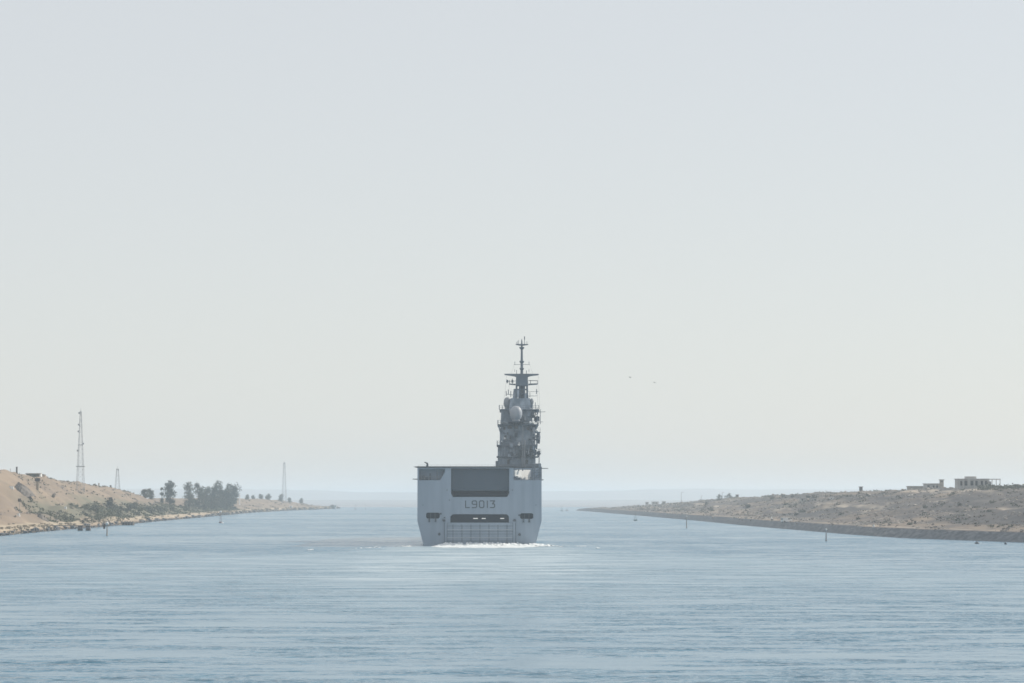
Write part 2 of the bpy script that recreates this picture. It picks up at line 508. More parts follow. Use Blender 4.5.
# ------------------------------------------------------------------ paints
M['navy'] = mat('navy_grey_paint', (0.275, 0.34, 0.415), 0.55, (0.235, 0.295, 0.365), 0.7, stretch=(1, 1, 0.12), detail=8, lo=0.3, hi=0.6)
M['navy_dark'] = mat('dark_grey_paint', (0.085, 0.105, 0.125), 0.6, (0.07, 0.09, 0.11), 0.3)
M['shutter'] = mat('lift_door_shade', (0.056, 0.085, 0.118), 0.6, (0.048, 0.075, 0.106), 0.15, stretch=(1, 1, 0.3))  # door colour darkened for the shade of its recess
M['letter'] = mat('number_paint', (0.07, 0.09, 0.105), 0.6, (0.06, 0.08, 0.095), 1.0)
M['interior'] = mat('interior_shade', (0.022, 0.038, 0.06), 0.8, (0.018, 0.03, 0.05), 0.3)  # near black stands in for shade inside the openings
M['isl'] = mat('island_paint', (0.36, 0.42, 0.485), 0.55, (0.165, 0.21, 0.26), 0.6, stretch=(1, 1, 0.7), detail=8)
M['isl_dark'] = mat('mast_paint', (0.15, 0.185, 0.225), 0.6, (0.115, 0.145, 0.18), 0.6)
M['white'] = mat('white_paint', (0.80, 0.80, 0.78), 0.5, (0.72, 0.72, 0.70), 0.5)
M['radome'] = mat('radome_shell', (0.36, 0.385, 0.42), 0.5, (0.33, 0.355, 0.39), 0.6)
M['radome_grey'] = mat('grey_radome_shell', (0.27, 0.29, 0.31), 0.5, (0.24, 0.26, 0.28), 0.6)
M['glass'] = mat('dark_glass', (0.02, 0.03, 0.04), 0.1, (0.02, 0.028, 0.035), 1.0, spec=0.6)
M['deck'] = mat('deck_coating', (0.08, 0.085, 0.09), 0.9, (0.065, 0.07, 0.075), 0.4)
M['foam'] = mat('wake_foam', (0.82, 0.84, 0.84), 0.9, (0.62, 0.68, 0.7), 0.9)
M['galv'] = mat('galvanised_steel', (0.34, 0.35, 0.37), 0.5, (0.28, 0.29, 0.3), 0.8, metal=0.2)
M['rust'] = mat('rusty_steel', (0.10, 0.075, 0.065), 0.8, (0.06, 0.05, 0.048), 0.6)
M['concrete'] = mat('weathered_concrete', (0.40, 0.37, 0.32), 0.9, (0.30, 0.275, 0.24), 0.5)
M['plaster'] = mat('pale_plaster', (0.55, 0.53, 0.50), 0.9, (0.42, 0.40, 0.38), 0.35)
M['opening'] = mat('dark_opening', (0.05, 0.05, 0.05), 0.9, (0.035, 0.035, 0.035), 0.5)
M['wood'] = mat('weathered_timber', (0.30, 0.26, 0.21), 0.9, (0.2, 0.17, 0.14), 0.8)
M['sandstone'] = mat('pale_blocks', (0.40, 0.335, 0.245), 0.9, (0.28, 0.23, 0.17), 0.5)
M['bark'] = mat('tree_bark', (0.11, 0.085, 0.065), 0.95, (0.07, 0.055, 0.045), 2.0)
def leafm(name, a, b): return mat(name, a, 0.8, b, 0.45, spec=0.15, lo=0.35, hi=0.65)
M['leaf_dark'] = leafm('dark_foliage', (0.080, 0.092, 0.066), (0.050, 0.060, 0.046))
M['leaf_deep'] = leafm('deep_green_foliage', (0.042, 0.052, 0.044), (0.026, 0.034, 0.03))
M['leaf_olive'] = leafm('olive_foliage', (0.15, 0.15, 0.095), (0.105, 0.11, 0.07))
M['leaf_grey'] = leafm('grey_green_foliage', (0.135, 0.14, 0.105), (0.095, 0.10, 0.078))
M['buoy_red'] = mat('red_buoy_paint', (0.12, 0.05, 0.045), 0.6, (0.09, 0.04, 0.04), 1.0)
M['buoy_green'] = mat('green_buoy_paint', (0.06, 0.10, 0.085), 0.6, (0.045, 0.08, 0.07), 1.0)
M['feather'] = mat('gull_feathers', (0.16, 0.16, 0.17), 0.8, (0.12, 0.12, 0.13), 3.0)

# ------------------------------------------------------------------ the warship, stern towards the camera
SHIP_D, SHIP_U = 860.0, 479.5
KS = SHIP_D / F
SHIP_X = ray(SHIP_U, 505)[0] * SHIP_D
def sx(u): return ray(u, 505)[0] * SHIP_D - SHIP_X
def sz(v): return zat(v, SHIP_D)
ISL_Y = 96.0
KI = (SHIP_D + ISL_Y) / F
def ix(u): return ray(u, 420)[0] * (SHIP_D + ISL_Y) - SHIP_X
def iz(v): return zat(v, SHIP_D + ISL_Y)

ship = empty('warship', 'large grey warship seen from astern, steaming away down the middle of the canal', 'warship', (SHIP_X, SHIP_D, 0))

ZD = sz(466.3)                     # flight deck
XW, XK = sx(541.6), sx(535.2)      # half beam above the knuckle, half beam at the waterline
ZK = sz(521)
def rrect(x0, x1, z0, z1, r, n=4, top=True, bot=True):
    pts = []
    for cx, cz, a0, use in ((x1-r, z1-r, 0, top), (x0+r, z1-r, 90, top), (x0+r, z0+r, 180, bot), (x1-r, z0+r, 270, bot)):
        if use:
            for i in range(n + 1):
                a = R(a0 + 90 * i / n); pts.append((cx + r*math.cos(a), cz + r*math.sin(a)))
        else:
            pts.append((cx + (r if cx > (x0+x1)/2 else -r), cz + (r if cz > (z0+z1)/2 else -r)))
    return pts
NX, NZ = sx(513.6), sz(480)        # notch in the starboard corner
outer = [(-XK + 0.5, -0.6), (XK - 0.5, -0.6), (XK, 0.0), (XW, ZK), (XW, NZ), (NX, NZ), (NX, ZD - 0.35), (-XW, ZD - 0.35), (-XW, ZK), (-XK, 0.0)]
lift = [(sx(451), sz(468.4)), (sx(451), sz(493.6)), (sx(453), sz(497)), (sx(507), sz(497)), (sx(509.2), sz(493.6)), (sx(509.2), sz(468.4))]
portl = rrect(sx(426), sx(439.8), sz(518.6), sz(512.6), 0.55)
portr = rrect(sx(520), sx(533.4), sz(519.0), sz(513.2), 0.55)
dock = rrect(sx(450.3), sx(509), sz(522.6), sz(514.2), 0.9, bot=False)
gal = [(sx(419), sz(469)), (sx(419), sz(480.2)), (sx(440), sz(480.2)), (sx(445), sz(472)), (sx(445), sz(469))]
holes = [lift, portl, portr, dock, gal]

def plate_with_holes(outer, holes, y, depths):
    bm = bmesh.new()
    edges = []
    rings = []
    for loop in [outer] + holes:
        vs = [bm.verts.new((x, y, z)) for x, z in loop]
        rings.append(vs)
        for i in range(len(vs)):
            edges.append(bm.edges.new((vs[i], vs[(i+1) % len(vs)])))
    bmesh.ops.triangle_fill(bm, edges=edges, use_beauty=True)
    for vs, d in zip(rings[1:], depths):
        back = [bm.verts.new((v.co.x, y + d, v.co.z)) for v in vs]
        n = len(vs)
        for i in range(n):
            bm.faces.new((vs[i], vs[(i+1) % n], back[(i+1) % n], back[i]))
        bm.faces.new(back)
    return bm
bm = plate_with_holes(outer, holes, 0.0, [4.0, 3.0, 3.0, 9.0, 2.2])
# the sides run forward and close at the bow
st = [(0.0, 1.0, 1.0), (8.0, 1.0, 1.0), (60, 1.0, 1.03), (130, 1.0, 1.0), (165, 0.86, 0.7), (190, 0.5, 0.2), (199, 0.16, 0.03)]
def section(y, kt, kw):
    z1 = ZD - 0.35
    return [(-XW*kt, y, z1), (-XW*kt, y, ZK), (-XK*kw, y, 0.0), ((-XK+0.5)*kw, y, -0.6), ((XK-0.5)*kw, y, -0.6), (XK*kw, y, 0.0), (XW*kt, y, ZK), (XW*kt, y, z1)]
rings = [[bm.verts.new(p) for p in section(*s_)] for s_ in st]
for k in range(len(rings) - 1):
    for i in range(8):
        j = (i + 1) % 8
        if i == 7 and k == 0: continue            # deck plate of the notch left open
        if i == 6 and k == 0:                      # starboard side under the notch
            a = bm.verts.new((XW, 0, NZ)); b = bm.verts.new((XW, 8.0, NZ))
            bm.faces.new((rings[0][6], rings[1][6], b, a)); continue
        bm.faces.new((rings[k][i], rings[k+1][i], rings[k+1][j], rings[k][j]))
bm.faces.new(rings[-1])
q = lambda *p: bm.faces.new([bm.verts.new(c) for c in p])
q((NX, 0, NZ), (XW, 0, NZ), (XW, 8, NZ), (NX, 8, NZ))                                  # notch floor
q((NX, 8, NZ), (XW, 8, NZ), (XW, 8, ZD-0.35), (NX, 8, ZD-0.35))                        # notch forward wall
q((NX, 0, NZ), (NX, 8, NZ), (NX, 8, ZD-0.35), (NX, 0, ZD-0.35))                        # notch inboard wall
q((-XW, 0, ZD-0.35), (NX, 0, ZD-0.35), (NX, 8, ZD-0.35), (-XW, 8, ZD-0.35))
bmesh.ops.remove_doubles(bm, verts=bm.verts, dist=0.001)
bmesh.ops.recalc_face_normals(bm, faces=bm.faces)
me = bpy.data.meshes.new('hull'); bm.to_mesh(me); bm.free()
me.materials.append(M['navy'])
hull = bpy.data.objects.new('hull', me); col.objects.link(hull); hull.parent = ship

# flight deck slab with its slight overhang
dk = MB()
dk.box(-XW - 0.25, NX, -0.3, 8.0, ZD - 0.34, ZD)
dk.box(-XW - 0.25, XW + 0.1, 8.0, 165, ZD - 0.34, ZD)
dk.prism([(-XW-1.1, ZD-0.1), (-XW-0.25, ZD-0.3), (-XW-0.25, ZD-0.02)], 0.6, 20)
dk.build('flight_deck', M['deck'], ship)
rl = MB()
for k in range(16):
    x = -XW + 0.3 + k * (NX + XW - 0.4) / 15
    rl.tube((x, -0.1, ZD), (x, -0.1, ZD + 0.34), 0.022, n=5)
rl.tube((-XW+0.3, -0.1, ZD+0.34), (NX - 0.1, -0.1, ZD+0.34), 0.02, n=5)
rl.build('safety_net_rail', M['galv'], ship)

# aft aircraft lift: folded down platform, panel, and a dark block for the shaded gap under it
lp = MB().box(sx(451)+0.03, sx(509.2)-0.03, 1.2, 1.6, sz(490.6), sz(468.4)-0.02)
lp.build('lift_door', M['shutter'], ship)
ls = MB()
for u in (462, 474, 486, 498):
    ls.box(sx(u)-0.03, sx(u)+0.03, 1.14, 1.198, sz(490.4), sz(469.6))
ls.box(sx(451)+0.05, sx(509.2)-0.05, 1.05, 1.198, sz(469.8), sz(468.9))
ls.build('door_seam', M['navy_dark'], [o for o in ship.children if o.name.startswith('lift_door')][0])
MB().box(sx(453), sx(507.2), 2.6, 3.96, sz(496.6), sz(491)).build('lift_gap_shade', M['interior'], ship)
MB().box(sx(449.6), sx(510.4), -0.12, -0.004, sz(468.3), sz(467.0)).build('lift_lintel', M['navy'], ship)

# hull number L9013, raised strokes
def strokes(mb, pts, w, y0=-0.05, y1=-0.004, closed=False):
    n = len(pts)
    for i in range(n if closed else n - 1):
        (xa, za), (xb, zb) = pts[i], pts[(i+1) % n]
        d = Vector((xb-xa, 0, zb-za)); 
        if d.length < 1e-6: continue
        d.normalize(); nn = Vector((-d.z, 0, d.x)) * (w/2); e = d * (w*0.42)
        a = Vector((xa,0,za)) - e; b = Vector((xb,0,zb)) + e
        off = 0.004 * (i % 3)
        mb.prism([((a+nn).x, (a+nn).z), ((b+nn).x, (b+nn).z), ((b-nn).x, (b-nn).z), ((a-nn).x, (a-nn).z)], y0 - off, y1)
zt, zb_ = sz(500.9), sz(507.6)
hN = zt - zb_
def glyph(mb, ch, u0, u1):
    x0, x1 = sx(u0), sx(u1); w = x1 - x0
    P = lambda a, b: (x0 + a*w, zb_ + b*hN)
    if ch == 'L': strokes(mb, [P(0,1), P(0,0), P(1,0)], 0.25)
    if ch == '9': strokes(mb, [P(0,0), P(.8,0), P(1,.15), P(1,.85), P(.8,1), P(.2,1), P(0,.85), P(0,.62), P(.2,.48), P(1,.48)], 0.25)
    if ch == '0': strokes(mb, [P(.22,0), P(.78,0), P(1,.15), P(1,.85), P(.78,1), P(.22,1), P(0,.85), P(0,.15)], 0.25, closed=True)
    if ch == '1': strokes(mb, [P(.5,0), P(.5,1)], 0.25)
    if ch == '3': strokes(mb, [P(0,1), P(1,1), P(.5,.56), P(.8,.56), P(1,.42), P(1,.15), P(.8,0), P(0,0)], 0.25)
hn = MB()
for ch, a, b in (('L', 465.6, 469.4), ('9', 472.2, 476.7), ('0', 479.4, 483.9), ('1', 486.4, 488.4), ('3', 490.3, 494.6)):
    glyph(hn, ch, a, b)
hn.build('hull_number', M['letter'], ship)

# mooring ports and the long stern opening: interior shade painted on near black blocks, lamps seen inside
for (a, b, c, d) in ((426, 439.8, 518.6, 512.6), (520, 533.4, 519.0, 513.2)):
    p = MB().box(sx(a)+0.03, sx(b)-0.03, 1.2, 2.9, sz(c)+0.03, sz(d)-0.03).build('mooring_port', M['interior'], ship)
    q_ = MB()
    for u in (a + 3.4, b - 4.2):
        q_.lathe([(0.16, -0.5), (0.16, 0.25), (0.28, 0.27), (0.28, 0.36)], (sx(u), -0.3, sz(c) - 0.25), 10)
        q_.box(sx(u)-0.3, sx(u)+0.3, -0.55, -0.003, sz(c)-0.82, sz(c)-0.75)
    q_.build_each('fairlead', M['navy_dark'], p)
    q_ = MB()
    for u in (a + 4.5, a + 9.0): q_.box(sx(u)-0.07, sx(u)+0.07, 0.5, 0.7, sz(c)+0.02, sz(d)-0.02)
    q_.build_each('roller_frame', M['navy_dark'], p)
do = MB().box(sx(450.3)+0.05, sx(509)-0.05, 2.2, 2.6, sz(522.6)+0.02, sz(514.2)-0.05).build('dock_opening', M['interior'], ship)
lm = bpy.data.materials.new('lamp_tube'); N, L = nodes_of(lm)
N['Principled BSDF'].inputs['Emission Color'].default_value = (1, 0.97, 0.9, 1)
N['Principled BSDF'].inputs['Emission Strength'].default_value = 0.32
for u, w in ((475.5, 2.3), (483.7, 2.0), (502.2, 2.0)):
    MB().box(sx(u-w), sx(u+w), 1.6, 1.9, sz(518.9), sz(518.1)).build('deck_lamp', lm, ship)

# stern gate
gx0, gx1 = sx(444.8), sx(515.2)
gate = MB().box(gx0 + 0.6, gx1 - 0.6, -0.22, -0.004, -0.4, sz(522.9)).build('stern_gate', M['navy'], ship)
gb = MB()
for v in (529.6, 537.6, 544.4): gb.box(gx0+0.62, gx1-0.62, -0.34, -0.22, sz(v)-0.09, sz(v)+0.09)
gl = MB()
for a in (gx0 - 0.09, gx0 + 0.56, gx1 - 0.64, gx1 + 0.01): gl.box(a, a + 0.08, -0.30, -0.003, -0.35, sz(523))
gl.build_each('gate_seam', M['navy_dark'], gate)
gb.build_each('gate_beam', mat('pale_gate_beam', (0.42, 0.47, 0.52), 0.55), gate)
gs = MB()
for u in (453, 462, 471, 480, 489, 498, 507):
    gs.box(sx(u)-0.06, sx(u)+0.06, -0.30, -0.218, -0.3, sz(524.5))
for v in (526, 531.2, 534, 541, ):
    gs.box(gx0+0.64, gx1-0.64, -0.27, -0.216, sz(v)-0.04, sz(v)+0.04)
gs.build('gate_stiffener', M['navy_dark'], gate)
for a in (gx0, gx1 - 0.55):
    gf = MB().box(a, a + 0.55, -0.45, -0.004, -0.4, sz(521.6))
    gf.box(a + 0.1, a + 0.45, -0.6, -0.45, sz(544), sz(523))
    gf.build('gate_post', M['navy'], ship)
for u in (443.9, 514.6):
    MB().lathe([(0.05, -0.3), (0.32, -0.25), (0.36, 0), (0.32, 0.25), (0.05, 0.3)], (sx(u), -0.35, sz(520.3)), 12).build('gate_sheave', M['navy_dark'], ship)
for u, v in ((439.3, 534.2), (519.6, 534.6)):
    h = MB()
    h.tube((sx(u), -0.25, sz(v)), (sx(u), -0.003, sz(v)), 0.34, n=14)
    h.tube((sx(u)+0.15, -0.3, sz(v)+0.4), (sx(u)-0.3, -0.3, sz(v)+0.1), 0.07, n=6)
    h.build_each('hawse_fitting', M['navy_dark'], ship)
for u, v, s_ in ((440.6, 513.6, .25), (444.6, 517.5, .18), (519.2, 515, .2), (449.4, 500, .12), (462, 524.8, .16), (498, 524.6, .16), (423, 505, .1), (536, 505, .1), (447, 490, .12), (512.4, 490, .12)):
    MB().box(sx(u)-s_, sx(u)+s_, -0.2, -0.003, sz(v)-s_, sz(v)+s_*0.8).build('hull_fitting', M['navy_dark'], ship)

# port quarter gallery
g = MB()
g.box(sx(429.3), sx(430.9), 0.3, 0.9, sz(480)+0.02, sz(473.4))
g.box(sx(421), sx(424.5), 0.9, 2.0, sz(480)+0.02, sz(475.5))
g.box(sx(425), sx(428), 1.0, 2.1, sz(480)+0.02, sz(477.2))
g.tube((sx(437), 0.3, sz(480)+0.02), (sx(437), 0.3, sz(469)-0.03), 0.09)
g.tube((sx(441), 0.5, sz(479)), (sx(444), 0.5, sz(470)), 0.12)
g.build_each('gallery_fitting', M['navy_dark'], ship)
g = MB()
for v in (476.4, 478.2): g.tube((sx(419)+0.04, 0.06, sz(v)), (sx(442), 0.06, sz(v)), 0.03, n=5)
for u in (421, 425, 429, 433, 437, 440): g.tube((sx(u), 0.06, sz(480)+0.01), (sx(u), 0.06, sz(476.4)), 0.025, n=5)
g.build('gallery_rail', M['galv'], ship)
b = MB(); b.tube((-XW + 0.02, 3, sz(479.2)), (-XW - 1.3, 3, sz(479.0)), 0.13, 0.09); b.build_each('boat_boom', M['navy_dark'], ship)
b = MB(); b.tube((XW - 0.4, 4, sz(468.2)), (XW + 1.7, 4, sz(468.2)), 0.12, 0.08); b.tube((XW-0.02, 3, sz(480)), (XW+0.5, 3, sz(479.6)), 0.12)
b.build_each('boat_boom', M['navy_dark'], ship)
# folded deck edge davit
b = MB(); b.frustum((sx(425.8), sx(428.2), 2, 3), (sx(426.3), sx(428.0), 2.1, 2.9), ZD, sz(463.6)); b.tube((sx(427.6), 2.5, sz(463.6)), (sx(424.2), 2.5, sz(462.0)), 0.22, 0.12)
b.build('deck_davit', M['navy_dark'], ship)

# starboard quarter platform with an added white panel slanted to catch the sun
g = MB()
a0, a1 = Vector((sx(515.4), 0.9, 0)), Vector((sx(531), 7.4, 0))
t_ = (a1 - a0).normalized(); nn = Vector((-t_.y, t_.x, 0)) * 0.5
zA, zB = sz(478.6), sz(469.6)
def slab(mb, f0, f1, z0, z1):
    p0 = a0.lerp(a1, f0); p1 = a0.lerp(a1, f1)
    vs = [(p0.x,p0.y,z0),(p1.x,p1.y,z0),(p1.x+nn.x,p1.y+nn.y,z0),(p0.x+nn.x,p0.y+nn.y,z0)]
    vs += [(x, y, z1) for x, y, _ in vs]
    mb.add(vs, [(0,3,2,1),(4,5,6,7),(0,1,5,4),(1,2,6,5),(2,3,7,6),(3,0,4,7)])
slab(g, 0.0, 0.2, sz(476.2), sz(470.2)); slab(g, 0.2, 0.42, sz(477.6), zB); slab(g, 0.42, 1.0, sz(479.4), zB)  # stepped lower edge follows the outline of a shadow
g.build_each('sun_patch_panel', M['white'], ship)
g = MB()
for f, v0, v1, w in ((0.12, 471.0, 469.0, .3), (0.38, 470.8, 468.2, .3), (0.9, 478.6, 476.8, .35)):
    p = a0.lerp(a1, f)
    g.box(p.x + 0.2, p.x + 0.2 + w, p.y - 1.1, p.y - 0.6, sz(v0), sz(v1))
g.build_each('panel_fitting', M['isl_dark'], ship)
g = MB()
for u in (515, 518, 521.5, 525, 528.5, 532, 536, 540): g.tube((sx(u), 0.15, NZ + 0.01), (sx(u), 0.15, NZ + 0.5), 0.025, n=5)
g.tube((sx(514.4), 0.15, NZ + 0.5), (XW - 0.1, 0.15, NZ + 0.5), 0.03, n=5)
g.build('platform_rail', M['galv'], ship)
g = MB()       # ladder frame and lockers at the corner
for u in (532.6, 534.4, 539.8, 541.4): g.tube((sx(u), 2.0, NZ+0.01), (sx(u), 2.0, sz(466.5)), 0.13, n=6)
for v in (468, 470.5, 473, 475.6, 478): g.tube((sx(532.6), 2.0, sz(v)), (sx(541.4), 2.0, sz(v-0.6)), 0.08, n=5)
for (ua, va, ub, vb) in ((534.4, 479, 539.8, 473), (539.8, 473, 534.4, 468), (534.4, 473, 539.8, 468)): g.tube((sx(ua), 2.0, sz(va)), (sx(ub), 2.0, sz(vb)), 0.08, n=5)
g.build('ladder_frame', M['isl_dark'], ship)
g = MB()
g.box(sx(538.2), sx(541.8), 2.6, 6.5, sz(477.5), sz(469)); g.box(sx(539), sx(541.3), 2.8, 5.5, sz(469), sz(464.2)); g.box(sx(532), sx(534.6), 3, 6, sz(479.8), sz(472.5))
g.build_each('equipment_locker', M['isl'], ship)

# ---------------- island
isl = MB()
def blk(mb, u0, u1, vt, vb, y0, y1, du=0.0):
    mb.frustum((ix(u0), ix(u1), ISL_Y + y0, ISL_Y + y1), (ix(u0 + du), ix(u1 - du), ISL_Y + y0 + abs(du)*0.1, ISL_Y + y1), iz(vb), iz(vt))
blk(isl, 497.6, 535.6, 445.0, 470.6, 0, 46, 0.2)
blk(isl, 499.8, 535.2, 424.4, 445.0, 1.5, 44, 0.0)
blk(isl, 500.6, 532.6, 408.6, 424.4, 3.5, 40, 0.6)
blk(isl, 509.0, 531.6, 397.5, 408.6, 6, 34, 1.6)
island = isl.build('island', M['isl'], ship)
b = MB()
b.box(ix(495.6), ix(497.8), ISL_Y - 0.5, ISL_Y + 4, ZD + 0.004, iz(461)); b.box(ix(497.8), ix(537), ISL_Y - 1.2, ISL_Y - 0.003, ZD + 0.004, iz(464.2))
b.box(ix(535.8), ix(541), ISL_Y - 1.0, ISL_Y + 12, ZD + 0.004, iz(463.5))
b.build_each('island_base', M['isl_dark'], island)
# decks standing out from the walls, each with its rail
def ledge(u0, u1, v, y0, y1, rail=True):
    l = MB().box(ix(u0), ix(u1), ISL_Y + y0, ISL_Y + y1, iz(v) - 0.13, iz(v) + 0.13).build('deck_ledge', M['isl_dark'], island)
    if rail:
        r = MB(); n = max(3, int((u1-u0)/2.6))
        for k in range(n + 1):
            x = ix(u0) + 0.05 + (ix(u1) - ix(u0) - 0.1) * k / n
            r.tube((x, ISL_Y + y0 + 0.05, iz(v) + 0.13), (x, ISL_Y + y0 + 0.05, iz(v) + 1.2), 0.035, n=5)
        for h in (0.65, 1.2): r.tube((ix(u0), ISL_Y + y0 + 0.05, iz(v) + h), (ix(u1), ISL_Y + y0 + 0.05, iz(v) + h), 0.03, n=5)
        r.build('deck_rail', M['isl_dark'], island)
ledge(497.4, 538.6, 424.6, 0.0, 30)
ledge(496.6, 537.6, 445.2, -1.0, 28)
ledge(496.6, 538.4, 456.6, -0.7, 20, False)
ledge(499.4, 539.2, 409.4, 2.6, 30)
ledge(531, 540.6, 432, 3, 12)
ledge(530, 539.6, 416.6, 4, 12, False)
ledge(533, 540.2, 439.2, 2, 12)
ledge(530, 541.0, 453.4, 0.5, 9)
# bridge wing brackets
for a, b_, v0, v1 in ((497.6, 500.2, 425, 434), (538.4, 535, 425, 433)):
    MB().prism([(ix(a), iz(v0)), (ix(b_), iz(v0)), (ix(b_), iz(v1))], ISL_Y + 0.8, ISL_Y + 2.2).build('wing_bracket', M['isl'], island)
# windows and doors
for u, v, w, h in ((509.6, 427.2, 2.0, 1.4), (516.2, 427.2, 1.8, 1.3), (528, 428.5, 1.3, 1.4), (504.3, 428.2, 1.0, 1.3), (526.8, 463, 1.3, 3.2), (508.4, 462.4, 1.1, 2.8), (505.4, 437, 1.0, 1.6), (530.8, 448.5, 1.1, 1.7)):
    yy = ISL_Y + (1.5 if v < 445 else 0)
    MB().box(ix(u-w), ix(u+w), yy - 0.16, yy - 0.003, iz(v+h), iz(v-h)).build('window', M['glass'], island)
# ribs and pipes on the after wall
rb = MB()
for u in (500.6, 503.2, 506, 509, 512, 515.4, 518.4):
    rb.box(ix(u)-0.06, ix(u)+0.06, ISL_Y - 0.14, ISL_Y - 0.004, iz(456.2), iz(446.2))
rb.build('wall_rib', M['isl_dark'], island)
pp = MB()
pp.tube((ix(522.2), ISL_Y - 1.4, ZD + 0.01), (ix(522.2), ISL_Y - 1.4, iz(425.5)), 0.12); pp.tube((ix(524.8), ISL_Y - 1.4, ZD + 0.01), (ix(524.8), ISL_Y - 1.4, iz(440)), 0.16)
for k in range(40):
    z = ZD + 0.3 + k * (iz(426) - ZD) / 41
    pp.box(ix(522.2), ix(523.6), ISL_Y - 1.45, ISL_Y - 1.35, z, z + 0.05)
pp.tube((ix(523.6), ISL_Y - 1.4, ZD + 0.01), (ix(523.6), ISL_Y - 1.4, iz(425.5)), 0.07)
pp.build_each('wall_pipe', M['radome_grey'], island)
# round badge plate on the wall
bd = MB()
for k in range(20):
    a, c = 2*PI*k/20, 2*PI*(k+1)/20
    if 1 <= k <= 3: continue
    bd.tube((ix(514.6) + .62*math.cos(a), ISL_Y - 0.1, iz(452.6) + .62*math.sin(a)), (ix(514.6) + .62*math.cos(c), ISL_Y - 0.1, iz(452.6) + .62*math.sin(c)), 0.11, n=5)
bd.build('round_badge', M['radome'], island)
# radomes
def dome(name, u, v, r, hgt, y, m, ped=0.8):
    c = (ix(u), ISL_Y + y, iz(v))
    pr = [(r*0.72, -hgt*0.5)] + [(r*math.cos(a)**0.8 if math.cos(a) > 1e-4 else 0.01, max(-hgt*0.5, 0) + (hgt*0.5)*math.sin(a)) for a in np.linspace(-1.05, PI/2 - 0.02, 14)]
    o = MB().lathe(pr, c, 28).build(name, m, ship, smooth=True)
    MB().lathe([(r*0.55, -hgt*0.5-ped), (r*0.62, -hgt*0.5-0.003)], c, 18).build('radome_pedestal', M['isl_dark'], o)
    return o
dome('radome', 516.0, 413.6, 6.1*KI, 15.2*KI, -1.2, M['radome'], 0.5)
dome('radome', 507.4, 402.0, 3.9*KI, 11.5*KI, 9, M['radome_grey'])
dome('radome', 530.4, 412.4, 2.7*KI, 10*KI, 6, M['radome_grey'])
dome('radome', 532.0, 400.2, 2.0*KI, 6.2*KI, 12, M['radome_grey'], 1.6)
# platform that carries the large radome
MB().box(ix(508.4), ix(523), ISL_Y - 2.6, ISL_Y + 3.4, iz(421.9), iz(421.3)).build('radome_platform', M['isl_dark'], island)
for u, v, r in ((518.8, 445.0, .34), (504.8, 438.6, .3), (530.2, 422.6, .38), (536.8, 430.6, .4), (501.6, 441.5, .2), (500.4, 428, .2), (519.4, 443.4, .22)):
    y = -1.5 if v > 436 else -0.6
    MB().lathe([(0.02, -r), (r*.8, -r*.6), (r, 0), (r*.8, r*.6), (0.02, r)], (ix(u), ISL_Y + y, iz(v)), 12).build('white_dome', M['white'], island, smooth=True)  # small white domes standing in for bright glints

# ---------------- mast
MST_Y = ISL_Y + 16
def ix(u): return ray(u, 380)[0] * (SHIP_D + MST_Y) - SHIP_X
def iz(v): return zat(v, SHIP_D + MST_Y)
mst = MB()
my = ISL_Y + 16
blk(mst, 515.6, 528.2, 376.0, 386.0, 13, 19, 0.5)
for ua, ub in ((515.8, 516.6), (519.4, 519.8), (524.4, 524.2), (527.8, 527.0)):
    mst.tube((ix(ua), my - 2, iz(408)), (ix(ub), my - 2, iz(385.8)), 0.30, 0.26); mst.tube((ix(ua), my + 3, iz(408)), (ix(ub), my + 2, iz(385.8)), 0.3, 0.26)
mst.box(ix(520.0), ix(524.0), my - 1, my + 2, iz(408), iz(386))
for v in (389.5, 394, 399, 404):
    mst.box(ix(515.8), ix(527.8), my - 2.2, my + 2.4, iz(v) - 0.14, iz(v) + 0.14)
mast = mst.build('mast', M['isl_dark'], ship)
def yard(pts_u_v, y0, y1):
    MB().prism([(ix(u), iz(v)) for u, v in pts_u_v], my + y0, my + y1).build('yard', M['isl_dark'], mast)
yard([(504.4, 373.9), (504.6, 374.9), (514, 376.2), (518, 377.8), (526, 377.8), (530, 376.2), (538.6, 375.0), (538.8, 374.0), (530, 373.9), (514, 373.9)], -1.6, 1.6)
yard([(509, 383.6), (509.2, 384.6), (515.5, 385.2), (515.5, 383.9)], -1.2, 1.2)
yard([(528.4, 383.7), (528.4, 385.2), (537.6, 384.6), (538, 383.4)], -1.2, 1.2)
yard([(515.6, 344.0), (516, 344.9), (520, 345.7), (523.6, 345.7), (528, 344.9), (528.4, 344.1)], -0.4, 0.4)
pl = MB(); c = (ix(521.8), my, 0)
pl.lathe([(0.42, iz(374)), (0.36, iz(362)), (0.26, iz(346)), (0.2, iz(342)), (0.06, iz(338.8))], c, 14)
pl.build('topmast', M['isl_dark'], mast)
for v, r in ((347.8, .72), (361.6, .68), (368.6, .64)):
    MB().lathe([(0.4, iz(v + 1.6)), (r, iz(v + 0.2)), (r, iz(v - 0.7)), (0.4, iz(v - 0.8))], c, 14).build('antenna_ring', M['isl_dark'], mast)
w = MB()
w.tube((ix(524.5), my, iz(344)), (ix(524.5), my, iz(336.2)), 0.10, 0.05, 6); w.box(ix(524.1), ix(525), my-.1, my+.1, iz(339.5), iz(336.4))
for u, v0, v1 in ((517.6, 344, 341), (518.6, 344, 340), (527, 344, 341.4), (516.6, 344.4, 342)): w.tube((ix(u), my, iz(v0)), (ix(u), my, iz(v1)), 0.06, n=5)
for u in (514.8, 529): 
    w.tube((ix(u), my, iz(364.4)), (ix(u), my, iz(361.6)), 0.07, n=5); w.tube((ix(u), my, iz(372)), (ix(u), my, iz(369.4)), 0.06, n=5)
w.tube((ix(513.8), my, iz(364.5)), (ix(530), my, iz(364.5)), 0.055, n=5)
